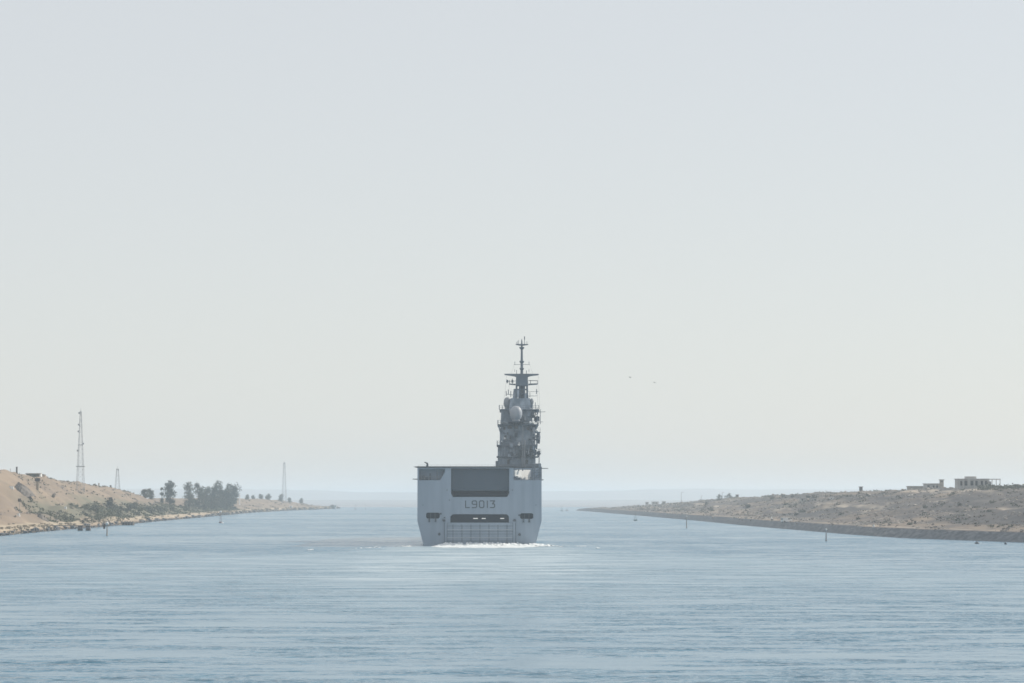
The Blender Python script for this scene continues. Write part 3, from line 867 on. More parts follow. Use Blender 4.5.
w.tube((ix(516.6), my, iz(374)), (ix(516.6), my, iz(370)), 0.08, n=5); w.tube((ix(526.4), my, iz(374)), (ix(526.4), my, iz(370.4)), 0.10, n=5)
w.build_each('whip_antenna', M['isl_dark'], mast)
w = MB()
for u, v0, v1 in ((507, 383.6, 379.4), (509.6, 383.4, 380), (512.4, 383.6, 378.6), (530.6, 383.4, 380), (537.4, 383.4, 380.4)): w.tube((ix(u), my, iz(v0)), (ix(u), my, iz(v1)), 0.09, n=5)
w.tube((ix(506), my, iz(381.6)), (ix(515.6), my, iz(381)), 0.06, n=5); w.tube((ix(528.4), my, iz(380.6)), (ix(537.6), my, iz(380.6)), 0.10, n=5)
for u in (507.4, 512.4): w.box(ix(u)-.28, ix(u)+.28, my-.3, my+.3, iz(382.6), iz(380))
w.build_each('yard_antenna', M['isl_dark'], mast)
w = MB()
for u, va, vb in ((506.2, 396, 391), (508.4, 394, 389.6), (510.8, 397, 391), (536.6, 394, 389)): w.tube((ix(u), my, iz(va)), (ix(u), my, iz(vb)), 0.11, n=6)
w.tube((ix(506), my, iz(394)), (ix(516), my, iz(395.4)), 0.08, n=5); w.tube((ix(528), my, iz(391.6)), (ix(538.4), my, iz(391.6)), 0.05, n=5); w.tube((ix(528), my, iz(396)), (ix(537.4), my, iz(395.8)), 0.06, n=5)
w.build_each('direction_finder', M['isl_dark'], mast)
w = MB(); w.frustum((ix(512.4), ix(515.6), my-1.5, my), (ix(513.6), ix(515.6), my-1.2, my-.2), iz(400), iz(389)); w.box(ix(516.8), ix(519), my-3, my-2.2, iz(398), iz(390)); w.box(ix(524.6), ix(526.6), my-3, my-2.2, iz(402), iz(394))
w.build_each('radar_housing', M['isl'], mast)
sig = MB()
for a, b_ in (((509.4, 383.6), (506.6, 409)), ((507, 374.6), (503, 409)), ((536.8, 383.6), (538, 409)), ((538.2, 374.6), (540.6, 424)), ((514.4, 364.5), (511, 374)), ((529.4, 364.5), (533, 374))):
    sig.tube((ix(a[0]), my, iz(a[1])), (ix(b_[0]), my, iz(b_[1])), 0.022, n=4)
sig.build_each('signal_halyard', M['isl_dark'], mast)

def ix(u): return ray(u, 420)[0] * (SHIP_D + ISL_Y) - SHIP_X
def iz(v): return zat(v, SHIP_D + ISL_Y)
# ---------------- clutter on the starboard side of the island
rs = random.Random(4)
cl = MB()
cl.tube((ix(539.2), ISL_Y + 4, iz(470)), (ix(539.2), ISL_Y + 4, iz(448.6)), 0.16, 0.1); cl.tube((ix(537.2), ISL_Y + 3, iz(424)), (ix(537.2), ISL_Y + 3, iz(408)), 0.12)
cl.tube((ix(540.4), ISL_Y + 3, iz(424)), (ix(540.4), ISL_Y + 3, iz(410)), 0.09); cl.tube((ix(534), ISL_Y + 3, iz(412.2)), (ix(545.6), ISL_Y + 3, iz(411.4)), 0.10, 0.06)
cl.tube((ix(535), ISL_Y + 3, iz(422)), (ix(543), ISL_Y + 3, iz(421.6)), 0.06); cl.tube((ix(534), ISL_Y + 3, iz(417)), (ix(541), ISL_Y + 3, iz(409)), 0.06)
cl.build_each('spar', M['isl_dark'], island)
for k in range(84):
    u = rs.choice([rs.uniform(531.5, 539.4), rs.uniform(500.5, 534)]); v = rs.uniform(410, 458)
    w_, h_ = rs.uniform(.12, .5), rs.uniform(.15, .75)
    y0 = ISL_Y + (-0.9 if v > 445 else (0.6 if v > 424.5 else 2.6))
    if u > 535: y0 += 1.5
    o = MB().box(ix(u)-w_, ix(u)+w_, y0 - rs.uniform(.1, .5), y0 + (0.9 if u < 535 else 1.6) - 0.004, iz(v)-h_, iz(v)+h_)
    o.build('equipment_box', M[rs.choice(['isl_dark', 'isl', 'navy_dark', 'radome_grey', 'radome', 'navy_dark'])], island)
for k in range(4):
    u, v = ((503.2, 423.0), (506.4, 423.2), (526, 423.2), (534.4, 431))[k]
    MB().tube((ix(u)-.6, ISL_Y + 0.5, iz(v)), (ix(u)+.6, ISL_Y + 0.5, iz(v)), 0.32, n=12).build('liferaft_canister', M['radome_grey'], island)
w = MB()
for (u, v0, v1) in ((499.2, 409, 404.6), (502.2, 409, 405.5), (498, 424, 419.6), (497.6, 445, 440.6), (535.4, 409, 402), (539, 409.4, 404.6), (526.6, 397.5, 391), (530, 397, 392)):
    w.tube((ix(u), ISL_Y + 4, iz(v0)), (ix(u), ISL_Y + 4, iz(v1)), 0.09, n=5)
w.build_each('stub_antenna', M['isl_dark'], island)

# foam thrown up under the stern, and the thin line of broken water running out from it
def foam_sheet(x0, x1, y0, y1, dx, dy, dens, hgt, seed):
    xs = np.arange(x0, x1, dx); ys = np.arange(y0, y1, dy)
    X, Y = np.meshgrid(xs, ys)
    n1 = fbm(X/1.5, Y/2.4, seed, 4); n2 = fbm(X/6.0, Y/9.0, seed + 9, 3)
    d = dens(X, Y) + 1.5 * n1 + 0.9 * n2
    Z = 0.015 + np.clip(d, 0, 1) * hgt(X, Y) * (0.25 + 1.5 * np.clip(vnoise(X/0.7, Y/1.4, seed+3), 0, 1))
    return X, Y, Z, d > 0
fv, ff = [], []
def add_foam(X, Y, Z, keep):
    ny, nx = X.shape; n = len(fv)
    fv.extend(np.stack([X, Y, Z], -1).reshape(-1, 3).tolist())
    kk = keep[:-1, :-1] & keep[1:, 1:] & keep[1:, :-1] & keep[:-1, 1:]
    for j, i in zip(*np.nonzero(kk)):
        a = n + j*nx + i; ff.append((a, a+1, a+nx+1, a+nx))
cx = SHIP_X
hw = XK
add_foam(*foam_sheet(cx-16, cx+16, 812, 859.3, 0.22, 0.55,
    lambda X, Y: 1.0 - 1.25*sstep(hw-5.5, hw+0.6, np.abs(X-cx-1.2)) - 1.5*(1-sstep(812, 846, Y)) - 0.45*(1-sstep(-14, -10, X-cx)) ,
    lambda X, Y: 0.62*sstep(838, 858, Y), 201))
add_foam(*foam_sheet(cx+hw-1.5, cx+27, 846, 862, 0.25, 0.8,
    lambda X, Y: 0.75 - 0.05*(X-cx-hw) - 0.14*np.abs(Y - 858 + 0.25*(X-cx-hw)),
    lambda X, Y: 0.45*(1-sstep(2, 10, X-cx-hw)), 231))
for sd in (-1, 1):
    x0, x1 = (cx-hw-26, cx-hw+0.8) if sd < 0 else (cx+hw-0.8, cx+hw+26)
    def dn(X, Y, sd=sd):
        t = np.maximum(sd*(X-cx) - hw, 0)
        return 0.28 - 0.022*t - 0.10*np.abs(Y - (857 - 2.6*t))
    add_foam(*foam_sheet(x0, x1, 780, 859, 0.3, 0.9, dn, lambda X, Y: 0.25 + 0*X, 251 + sd*7))
me = bpy.data.meshes.new('foam'); me.from_pydata(fv, [], ff); me.update()
bm = bmesh.new(); bm.from_mesh(me); bmesh.ops.delete(bm, geom=[v for v in bm.verts if not v.link_faces], context='VERTS')
for f in bm.faces:
    f.smooth = True
    f.normal_update()
    if f.normal.z < 0: f.normal_flip()
bm.to_mesh(me); bm.free()
me.materials.append(M['foam'])
fo = bpy.data.objects.new('foam', me); col.objects.link(fo)
tag(fo, 'white churned foam under the stern of the warship', None, None, 'stuff')

# ------------------------------------------------------------------ what stands on the banks
def px(D): return D / F
def crest_d(u, a=1000, b=2600):
    D = np.arange(a, b, 6.0); x = (u - 512) / F * D
    g = left_ground(x, D)[0] if u < 512 else right_ground(x, D)[0]
    return float(D[int(np.argmax((g - CAM_H) / D))])
def part(mb, name, m, parent, smooth=False): return mb.build(name, M[m] if isinstance(m, str) else m, parent, smooth)

# ---- lattice masts
def lattice_mast(u, D, vtop, wb, wt, nsec, label, plats, drums, base=None):
    p = at(u, D)
    if base: p.z = base
    h = zat(vtop, D) - p.z
    t = empty('lattice_mast', label, 'mast', (p.x, p.y, p.z - 0.3), 0.35)
    h += 0.3
    def cor(k, f):
        w = (wb + (wt - wb) * f) / 2
        return Vector(((-w, w, w, -w)[k], (-w, -w, w, w)[k], h * f))
    lr = 0.065 if D < 2500 else 0.09
    for k in range(4):
        part(MB().tube(cor(k, 0), cor(k, 1), lr * 1.3, lr, 6), 'leg', 'galv', t)
    br = MB()
    fs = [1 - (1 - i / nsec) ** 0.9 for i in range(nsec + 1)]
    for i in range(nsec):
        for k in range(4):
            a, b = k, (k + 1) % 4
            br.tube(cor(a, fs[i]), cor(b, fs[i+1]), lr * .5, n=4); br.tube(cor(b, fs[i]), cor(a, fs[i+1]), lr * .5, n=4)
            br.tube(cor(a, fs[i+1]), cor(b, fs[i+1]), lr * .5, n=4)
    part(br, 'bracing', 'galv', t)
    for v, w in plats:
        z = zat(v, D) - p.z + 0.3
        part(MB().box(-w, w, -w, w, z - 0.18, z + 0.18), 'platform', 'galv', t)
    for v, sd in drums:
        z = zat(v, D) - p.z + 0.3
        w = (wb + (wt - wb) * z / h) / 2
        part(MB().lathe([(0.05, -.45), (0.42, -.4), (0.45, .4), (0.05, .45)], (sd * (w + 0.45), 0, z), 10), 'antenna_drum', 'galv', t)
    if D < 2500:
        part(MB().tube((0, 0, h - 0.2), (0, 0, h + 1.6), 0.07, n=6), 'top_rod', 'galv', t)
    return t
lattice_mast(80.3, 1720, 411, 3.8, 0.55, 16, 'tall slender lattice mast on the left sandy embankment, the highest of the masts', [(466.4, 1.9), (445, .95)], [(413, -1), (424.6, -1), (431.4, -1), (443.6, 1), (450.6, -1)])
lattice_mast(117.4, 2040, 468.6, 2.7, 1.0, 5, 'short lattice mast rising behind the embankment crest beside the tall one', [(469.4, .7)], [])
lattice_mast(284.2, 3550, 462, 4.4, 1.3, 12, 'faint distant lattice mast beyond the trees on the far bank', [(466, 1.0)], [(463.5, 0.1)])

# ---- foliage
def crown_mesh(name, rnd, w, h, z0, nclump, nleaf, leaf, m, parent, shape='tree', flat=1.0):
    vs, fs = [], []
    lobes = []
    nl = max(5, int(nclump / 13))
    for k in range(nl):
        f = (k + rnd.random()) / nl
        zz = z0 + h * (0.08 + 0.84 * f)
        if shape == 'tree': rad = w/2 * (0.5 + 0.6 * math.sin(PI * min(1, f * 0.8 + 0.12)) ** 0.7) * rnd.uniform(.75, 1.05)
        elif shape == 'column': rad = w/2 * rnd.uniform(.35, .8) * (1 - 0.55 * f)
        else: rad = w/2 * math.sqrt(max(0.05, 1 - (f*0.92) ** 2)) * rnd.uniform(.5, 1)
        a = rnd.uniform(0, 2*PI)
        rr = rad * (0.68 if shape != 'bush' else 0.75)
        lobes.append((math.cos(a) * rr, math.sin(a) * rr, zz, rad * rnd.uniform(.35, .75) + 0.3))
    for k in range(nclump):
        lx, ly, lz, lr = lobes[k % nl]
        d = Vector((rnd.gauss(0, 1), rnd.gauss(0, 1), rnd.gauss(0, .8))).normalized() * lr * rnd.uniform(.45, 1.05)
        c = Vector((lx, ly, lz)) + d
        if c.z < z0 * 0.6: c.z = z0 * 0.6 + rnd.random() * 0.5
        cr = leaf * rnd.uniform(1.0, 2.2)
        for _ in range(nleaf):
            p = c + Vector((rnd.gauss(0, .5), rnd.gauss(0, .5), rnd.gauss(0, .42))) * cr
            if p.z < 0.05: p.z = 0.05 + rnd.random() * .2
            a = Vector((rnd.gauss(0, 1), rnd.gauss(0, 1), rnd.gauss(0, 1))).normalized()
            b = a.orthogonal().normalized(); n = a.cross(b)
            s1, s2 = leaf * rnd.uniform(.35, .75), leaf * rnd.uniform(.22, .5)
            i = len(vs)
            vs += [p - b*s1, p - n*s2, p + b*s1, p + n*s2]; fs.append((i, i+1, i+2, i+3))
    mb = MB(); mb.v = [tuple(v) for v in vs]; mb.f = fs
    return mb.build(name, m, parent)
TS = random.Random(12)
def tree(name, label, u, D, vtop, wpx, m, shape='tree', trunk=0.05, dens=1.0, cat='tree', group=None, base=None):
    p = at(u, D)
    if base is not None: p.z = base
    h = max(1.0, zat(vtop, D) - p.z); w = wpx * px(D)
    t = empty(name, label, cat, (p.x, p.y, p.z - 0.15), TS.uniform(0, 6), group)
    leaf = 0.36 if D < 1500 else (0.56 if D < 2600 else 0.8)
    nc = int(min(300, max(40, w * h * 3.2 * dens)))
    tb = MB()
    r = 0.03 * h ** 0.9 + 0.05
    tb.tube((0, 0, 0), (r*.4, 0, h * .45), r, r * .6, 8); tb.tube((r*.4, 0, h*.45), (0, r*.5, h * .85), r * .6, r * .2, 7)
    for k in range(5):
        a = TS.uniform(0, 6.28); z = h * TS.uniform(.2, .55)
        tb.tube((r*.3, 0, z), (math.cos(a) * w * .3, math.sin(a) * w * .3, z + h * TS.uniform(.12, .3)), r * .35, r * .1, 5)
    tb.build('trunk', M['bark'], t)
    crown_mesh('crown', TS, w, h * (1 - trunk), h * trunk, nc, 14, leaf, M[m], t, shape)
    return t
def bush(u, v, wpx, hpx, m, label, group=None, pos=None, grow=False):
    p = pos or hit(u, v)
    s_ = px(p.y) * (1.35 if grow else 1.0); w, h = wpx * s_, hpx * s_
    t = empty('bush', label, 'bush', (p.x, p.y, p.z - 0.1), 0, group)
    tb = MB()
    for k in range(4):
        a = TS.uniform(0, 6.28); tb.tube((0, 0, 0), (math.cos(a)*w*.22, math.sin(a)*w*.22, h*.6), 0.09, 0.03, 5)
    tb.build('stem', M['bark'], t)
    crown_mesh('foliage', TS, w, h * .92, 0.05, int(min(120, max(16, w*h*1.9))), 13, 0.3 if p.y < 1700 else 0.45, M[m], t, 'bush')
    return t
# ---- trees behind the second half of the sunlit bank
G1 = 'trees in the grove on the sandy bank'
tree('tree', 'broad leafy tree with a notched top, at the near end of the grove', 189.5, 2330, 481.6, 10, 'leaf_grey', group=G1)
tree('tree', 'square topped tree, second from the near end of the grove', 199.2, 2390, 482.6, 10, 'leaf_grey', group=G1)
tree('tree', 'lower tree filling the gap after the square topped one in the grove', 206.2, 2450, 486.4, 9, 'leaf_grey', group=G1)
tree('tree', 'tree with a ragged open top, highest in the middle of the grove', 217.4, 2580, 480.6, 13, 'leaf_dark', group=G1, dens=.75)
tree('tree', 'dense rounded tree leaning against the ragged one in the grove', 211.6, 2470, 484.6, 10, 'leaf_dark', group=G1)
tree('tree', 'wide domed tree at the far end of the grove', 231.2, 2700, 484.2, 14, 'leaf_dark', group=G1, trunk=.12)
tree('tree', 'low tree filling the front of the grove before the domed one', 224.4, 2620, 489.5, 11, 'leaf_dark', group=G1, trunk=.1)
tree('tree', 'tall lone tree with a narrow crown standing before the grove', 170.2, 2180, 480.2, 9.5, 'leaf_dark')
tree('tree', 'thin columnar tree beside the tall lone tree', 161.8, 2160, 487.4, 3, 'leaf_dark', 'column', .08)
tree('tree', 'low round tree, first of a pair on the embankment crest', 144.9, 2140, 488.6, 8, 'leaf_grey', 'bush', .1)
tree('tree', 'low round tree, second of the pair on the embankment crest', 150.2, 2150, 488.3, 7.5, 'leaf_grey', 'bush', .1)
bush(180.3, 0, 5, 4, 'leaf_dark', 'small dark bush on the crest between the lone tree and the grove', pos=at(180.3, 2200))
tree('tree', 'slim distant tree just past the white pillar', 247.4, crest_d(247.4, 2400, 3900) - 15, 494.6, 3.4, 'leaf_grey', 'column', .1)
tree('tree', 'slim distant tree, nearest of a sparse row beyond the grove', 253.2, crest_d(253.2, 2400, 3900) - 15, 496.0, 2.5, 'leaf_grey', 'column', .1)
tree('tree', 'upright distant tree in the sparse row beyond the grove', 261, crest_d(261, 2400, 3900) - 15, 494.2, 3.1, 'leaf_grey', 'tree', .15)
tree('tree', 'round distant tree in the sparse row beyond the grove', 268, crest_d(268, 2400, 3900) - 15, 495.0, 5.5, 'leaf_grey', 'bush', .1)
tree('tree', 'distant bushy tree at the foot of the faint lattice mast', 281.6, crest_d(281.6, 2400, 3900) - 15, 494.8, 4.2, 'leaf_grey', 'bush', .1)
tree('tree', 'small distant tree past the faint lattice mast', 289.4, crest_d(289.4, 2400, 3900) - 15, 497.6, 2.2, 'leaf_grey', 'bush', .1)
tree('tree', 'last small distant tree before the tip of the far bank', 301.4, crest_d(301.4, 2400, 3900) - 15, 498.0, 2.7, 'leaf_grey', 'bush', .1)
bush(333, 0, 9, 5, 'leaf_grey', 'dark scrubby bush on the tip of the far bank', pos=at(333, 3780))

# ---- bushes along the lower slope of the sandy bank
bush(83, 523.5, 15, 13, 'leaf_deep', 'large dark green bush at the waterside behind the jetty')
bush(112.6, 508.5, 16, 10.5, 'leaf_deep', 'large dark bush high on the slope behind the white topped beacon')
bush(54, 499, 4.6, 5, 'leaf_deep', 'small dark bush beside the pale sandy track on the slope')
bush(73, 509, 17, 6, 'leaf_grey', 'spreading grey green bush at the upper edge of the scrub')
G2 = 'bushes of the scrub on the sandy bank'
for u, v, w, h, m in ((94, 515, 15, 8, 'leaf_grey'), (100, 522.5, 14, 9, 'leaf_olive'), (108, 521, 13, 8, 'leaf_olive'), (92, 524, 12, 8, 'leaf_olive'), (66, 521, 10, 7, 'leaf_olive'),
                      (121, 516, 13, 8, 'leaf_grey'), (128, 513, 11, 7, 'leaf_grey'), (118, 522, 9, 6, 'leaf_olive'), (139, 516, 12, 7, 'leaf_olive'), (134, 509, 9, 5, 'leaf_grey'),
                      (151, 514, 11, 6, 'leaf_grey'), (162, 513.5, 11, 6, 'leaf_grey'), (174, 512, 11, 6, 'leaf_olive'), (184, 511, 8, 4.5, 'leaf_grey'), (147, 520, 8, 4, 'leaf_olive'), (86, 510, 11, 5, 'leaf_olive'), (60, 516, 8, 4.5, 'leaf_grey')):
    bush(u, v, w, h, m, 'bush among the olive green scrub on the lower slope of the sandy bank', G2, None, True)
for u, v, w, h in ((193, 508.5, 7, 5), (189, 507, 9, 8), (200, 508, 10, 9), (213, 508.5, 10, 9), (221, 509, 10, 8), (231, 509, 9, 8), (203, 510.5, 9, 6), (216, 511, 8, 6), (226, 511.5, 9, 6), (236, 511, 9, 5), (208, 506, 8, 6), (196, 505, 9, 6)):
    bush(u, v, w, h, 'leaf_dark' if w > 7 else 'leaf_grey', 'shadowy bush in the undergrowth below the grove', 'undergrowth bushes below the grove')
bush(210.6, 508.6, 5, 6, 'leaf_olive', 'pale yellow green bush below the middle of the grove')

# ---- scrub, stones
def scatter(name, label, n, fn, size, m, seed, stone=False):
    rnd = random.Random(seed); vs, fs = [], []; c = 0; tries = 0
    while c < n and tries < n * 40:
        tries += 1
        r_ = fn(rnd)
        if r_ is None: continue
        x, y, k = r_
        z = ground(x, y); s_ = size * k * rnd.uniform(.5, 1.5) * (1 + max(0, y - 1200) / 3000)
        c += 1
        if stone:
            i = len(vs)
            for q in range(8):
                vs.append((x + (((q ^ (q >> 1)) & 1) - .5) * s_ * rnd.uniform(.6, 1.5), y + ((q >> 1 & 1) - .5) * s_ * rnd.uniform(.6, 1.5), z - 0.1 + (q >> 2) * s_ * rnd.uniform(.35, .8)))
            fs += [tuple(i + j for j in f) for f in ((0,1,2,3),(4,5,6,7),(0,1,5,4),(1,2,6,5),(2,3,7,6),(3,0,4,7))]
        else:
            for q in range(9):
                p = Vector((x + rnd.gauss(0, .55) * s_, y + rnd.gauss(0, .55) * s_, z + abs(rnd.gauss(0, .33)) * s_))
                a = Vector((rnd.gauss(0,1), rnd.gauss(0,1), rnd.gauss(0,1))).normalized(); b = a.orthogonal().normalized(); nn = a.cross(b)
                i = len(vs); t1, t2 = s_*.45, s_*.3
                vs += [p - b*t1, p - nn*t2, p + b*t1, p + nn*t2]; fs.append((i, i+1, i+2, i+3))
    mb = MB(); mb.v = [tuple(v) for v in vs]; mb.f = fs
    o = mb.build(name, M[m]); tag(o, label, None, None, 'stuff'); return o
def right_spot(lo, hi, seed, thr, s0=15, s1=110):
    def fn(r):
        y = 900 + 2200 * r.random() ** 1.8; s = r.uniform(s0, s1); x = float(np.interp(y, YR, XR)) + s
        if abs(x / y) > 0.165: return None
        if fbm(x/6, y/60, seed, 4) < thr: return None
        return x, y, 1.0
    return fn
def left_spot(y0, y1, s0, s1, seed, thr, pw=1.3):
    def fn(r):
        y = y0 + (y1 - y0) * r.random() ** pw; s = r.uniform(s0, s1); x = float(np.interp(y, YL, XL)) - s
        if abs(x / y) > 0.165: return None
        if fbm(x/9, y/26, seed, 4) < thr: return None
        return x, y, 1.0
    return fn
M['dry_scrub'] = mat('dry_scrub_stems', (0.21, 0.175, 0.145), 0.9, (0.15, 0.13, 0.11), 0.5)
scatter('scrub', 'low grey green scrub scattered over the low brown bank', 1000, right_spot(0, 0, 301, 0.10), 0.6, 'leaf_grey', 21)
scatter('dry_scrub', 'dry brown tufts scattered over the low brown bank', 1000, right_spot(0, 0, 305, 0.06, 7, 120), 0.5, 'dry_scrub', 22)
M['pale_stone'] = mat('pale_stone', (0.50, 0.46, 0.41), 0.9, (0.36, 0.32, 0.28), 0.6)
M['grey_stone'] = mat('grey_stone', (0.31, 0.275, 0.25), 0.9, (0.2, 0.18, 0.165), 0.6)
scatter('rubble', 'pale stones and rubble strewn over the low brown bank', 1400, right_spot(0, 0, 311, 0.06, 4, 115), 0.6, 'pale_stone', 23, True)
scatter('rubble', 'grey boulders strewn over the low brown bank', 1600, right_spot(0, 0, 315, 0.02, 3, 115), 0.6, 'grey_stone', 24, True)
scatter('scrub', 'low green scrub at the foot of the sandy bank', 2600, left_spot(1330, 2750, 7, 26, 321, -0.02), 0.7, 'leaf_olive', 25)
scatter('dry_scrub', 'dark tufts along the bench of the sandy bank', 220, left_spot(980, 3800, 9, 40, 325, 0.12), 0.6, 'leaf_dark', 26)
scatter('rubble', 'sandstone blocks along the water edge of the sandy bank', 520, (lambda r, f=left_spot(950, 3900, 0.2, 5, 331, -0.05, 1.6): (lambda q: None if q and 1520 < q[1] < 2260 and r.random() < .85 else q)(f(r))), 0.9, 'sandstone', 27, True)
scatter('rubble', 'dark wet stones at the foot of the sandy bank', 900, left_spot(950, 3900, -0.3, 0.9, 335, -0.2, 1.6), 0.9, 'stone', 28, True)
scatter('scrub', 'dark grey green scrub over the crest of the sandy bank', 350, left_spot(1480, 2100, 34, 75, 341, 0.06), 0.6, 'leaf_grey', 31)
scatter('scrub', 'dark scrub along the crest by the largest pale building', 900, lambda r: (lambda y, f: ((f - 512) / F * y, y, 1.0))(r.uniform(1380, 1560), r.uniform(980, 1060)), 0.9, 'leaf_grey', 32)
scatter('rubble', 'brown stones and spoil on the sandy slope', 500, left_spot(960, 2400, 9, 60, 337, 0.09), 0.6, 'grey_stone', 29, True)

M['spoil'] = mat('dark_spoil', (0.20, 0.175, 0.155), 0.95, (0.12, 0.105, 0.095), 0.4)
# ---- heap of dark spoil on the sandy slope
def heap(u, v, wpx, hpx, m, label, seed, lean=0.35):
    p = hit(u, v); s_ = px(p.y); w, h = wpx * s_ / 2, hpx * s_
    n = 26; vs, fs = [], []
    for j in range(10):
        f = j / 9.0
        for i in range(n):
            a = 2*PI*i/n
            rr = (1 - f) * (1 + .25 * float(fbm(math.cos(a)*1.5 + 5, math.sin(a)*1.5 + f*2, seed, 3)))
            vs.append((math.cos(a)*w*rr - lean*w*f, math.sin(a)*w*1.4*rr, -1.5 + (h + 1.5) * (0.45 * math.sin(f * PI / 2) + 0.55 * f) + 1.5*float(fbm(i*.9, j*1.1, seed+3, 3))))
    for j in range(9):
        for i in range(n): fs.append((j*n+i, j*n+(i+1) % n, (j+1)*n+(i+1) % n, (j+1)*n+i))
    o = MB().add(vs, fs).build('spoil_heap', M[m]); o.location = p
    tag(o, label, 'heap'); return o
heap(23, 493.5, 26, 10.5, 'spoil', 'heap of dark grey spoil on the near sandy slope below the flat roofed shelter', 5)
heap(43, 519.5, 16, 6, 'spoil', 'low dark heap of spoil near the waterline, past the square sign', 9, 0.5)

# ---- flat roofed shelter and mushroom shaped lookout on the near slope
D = crest_d(33, 1250, 1600); p = at(33, D); s_ = px(D)
t = empty('shelter', 'flat roofed concrete shelter with a white end wall at the crest of the sandy bank', 'shelter', (p.x, p.y, p.z - 0.5))
zt_ = zat(473.2, D) - p.z + 0.5
part(MB().box(-7*s_, 8.4*s_, -2.2, 2.2, zt_ - 0.35, zt_), 'roof', 'concrete', t)
part(MB().box(6.9*s_, 8.2*s_, -2.0, 2.0, 0, zt_ - 0.353), 'end_wall', 'white', t)
part(MB().box(-6.6*s_, 6.895*s_, 1.4, 1.9, 0, zt_ - 0.353), 'back_wall', 'concrete', t)
part(MB().box(-6.6*s_, -5.8*s_, -1.9, 1.395, 0, zt_ - 0.353), 'side_wall', 'concrete', t)
p = hit(37.6, 490.5); D = p.y; s_ = px(D)
t = empty('lookout_tower', 'small lookout on a pale concrete column, below the flat roofed shelter', 'tower', (p.x, p.y, p.z - 0.6))
h = zat(478.2, D) - p.z + 0.6
part(MB().lathe([(1.6*s_, 0), (1.6*s_, h - 4*s_), (2.2*s_, h - 3.2*s_)], n=10), 'column', 'sandstone', t)
part(MB().box(-2.6*s_, 2.4*s_, -2.4*s_, 2.4*s_, h - 3.197*s_, h - 0.5*s_), 'cabin', 'rust', t)
part(MB().box(-2.9*s_, 2.7*s_, -2.7*s_, 2.7*s_, h - 0.497*s_, h), 'roof', 'rust', t)
for k in range(2):
    part(MB().box((-1.9 + 2.1*k)*s_, (-0.3 + 2.1*k)*s_, -2.4*s_ - .06, -2.4*s_ - .004, h - 2.2*s_, h - 1.0*s_), 'window', 'opening', t)

def post(name, label, cat, u, D, vtop, r, m, base=None, group=None):
    p = at(u, D) if base is None else base
    h = zat(vtop, p.y) - p.z
    o = MB().lathe([(r * 1.5, -0.3), (r * 1.5, 0.25), (r, 0.3), (r, h - 0.15), (r * 1.25, h - 0.12), (r * 1.25, h)], n=8).build(name, M[m])
    o.location = p; return tag(o, label, cat, group)
post('marker_post', 'stout dark post on the top of the near sandy hill', 'post', 16.6, crest_d(16.6, 1200, 1600), 466.8, 0.38, 'rust')
post('marker_post', 'thin pale post on the hilltop next to the stout dark post', 'post', 10.2, crest_d(10.2, 1200, 1600), 468.6, 0.10, 'wood')
post('marker_post', 'short dark post on the crest just past the flat roofed shelter', 'post', 47.4, crest_d(47.4, 1250, 1800), 476.4, 0.16, 'rust')
post('marker_post', 'stumpy grey post on the crest midway between the two near masts', 'post', 98.8, crest_d(98.8, 1400, 2100), 483.0, 0.38, 'concrete')
post('marker_post', 'dark block like post on the crest nearer the short mast', 'post', 110.6, crest_d(110.6, 1400, 2100), 485.2, 0.5, 'rust')
post('white_pillar', 'slim white pillar standing at the far end of the grove', 'pillar', 239.6, 2980, 494.6, 0.5, 'white')
# ---- square sign on a pole with a small white block at its foot
p = hit(19.4, 514.5); s_ = px(p.y)
t = empty('square_sign', 'dark square board on a thin pole above the near waterside', 'sign', (p.x, p.y, p.z))
zs = zat(500.2, p.y) - p.z
part(MB().tube((0, 0, -0.3), (0, 0, zs - 1.5*s_ ), 0.085, n=8), 'pole', 'galv', t)
part(MB().box(-1.5*s_, 1.5*s_, -0.14, -0.04, zs - 1.5*s_, zs + 1.6*s_), 'board', 'rust', t)
part(MB().box(-1.6*s_, 1.6*s_, -0.03, 0.05, zs - 1.6*s_, zs + 1.7*s_), 'board_frame', 'galv', t)
p = hit(18.5, 515.8)
o = MB().frustum((-.6, .6, -.5, .5), (-.35, .4, -.3, .35), -0.3, 0.9).build('white_block', M['white']); o.location = p
tag(o, 'small white block at the foot of the square sign', 'block')
p = hit(10.8, 488.5)
o = MB().frustum((-1.3, 1.3, -.6, .6), (-.5, 1.0, -.4, .4), -0.4, 0.9).build('white_block', M['white']); o.location = p
tag(o, 'white slab lying beside the heap of dark spoil on the slope', 'block')
p = hit(65.4, 509.4)
o = MB().frustum((-.6, .6, -.5, .5), (-.4, .4, -.3, .3), -0.4, 1.1).build('white_block', M['white']); o.location = p
tag(o, 'white block in the scrub above the large dark waterside bush', 'block')

# ---- jetty on two dark piers
p = wat(80, 530.6); s_ = px(p.y)
t = empty('jetty', 'small jetty with a pale deck resting on two dark square piers', 'jetty', (p.x, p.y, 0))
zd = zat(524.6, p.y)
for u in (80.2, 88.2):
    x = (u - 80) * s_
    pr = part(MB().box(x - 2.1*s_, x + 2.1*s_, -1.4, 1.4, -0.5, zd - 0.5), 'pier', 'rust', t)
    part(MB().box(x - 2.3*s_, x + 2.3*s_, -1.55, 1.55, 0.9, 1.1), 'pier_band', 'galv', pr)
xs_ = float(np.interp(p.y, YL, XL)) - p.x - 5
part(MB().box(xs_, 10.4*s_, -1.3, 1.3, zd - 0.497, zd - 0.22), 'deck', 'wood', t)
jr = MB()
for k in range(6):
    x = xs_ + 3 + (10.2*s_ - xs_ - 3) * k / 5; jr.tube((x, 1.2, zd - 0.22), (x, 1.2, zd + .5), 0.04, n=5)
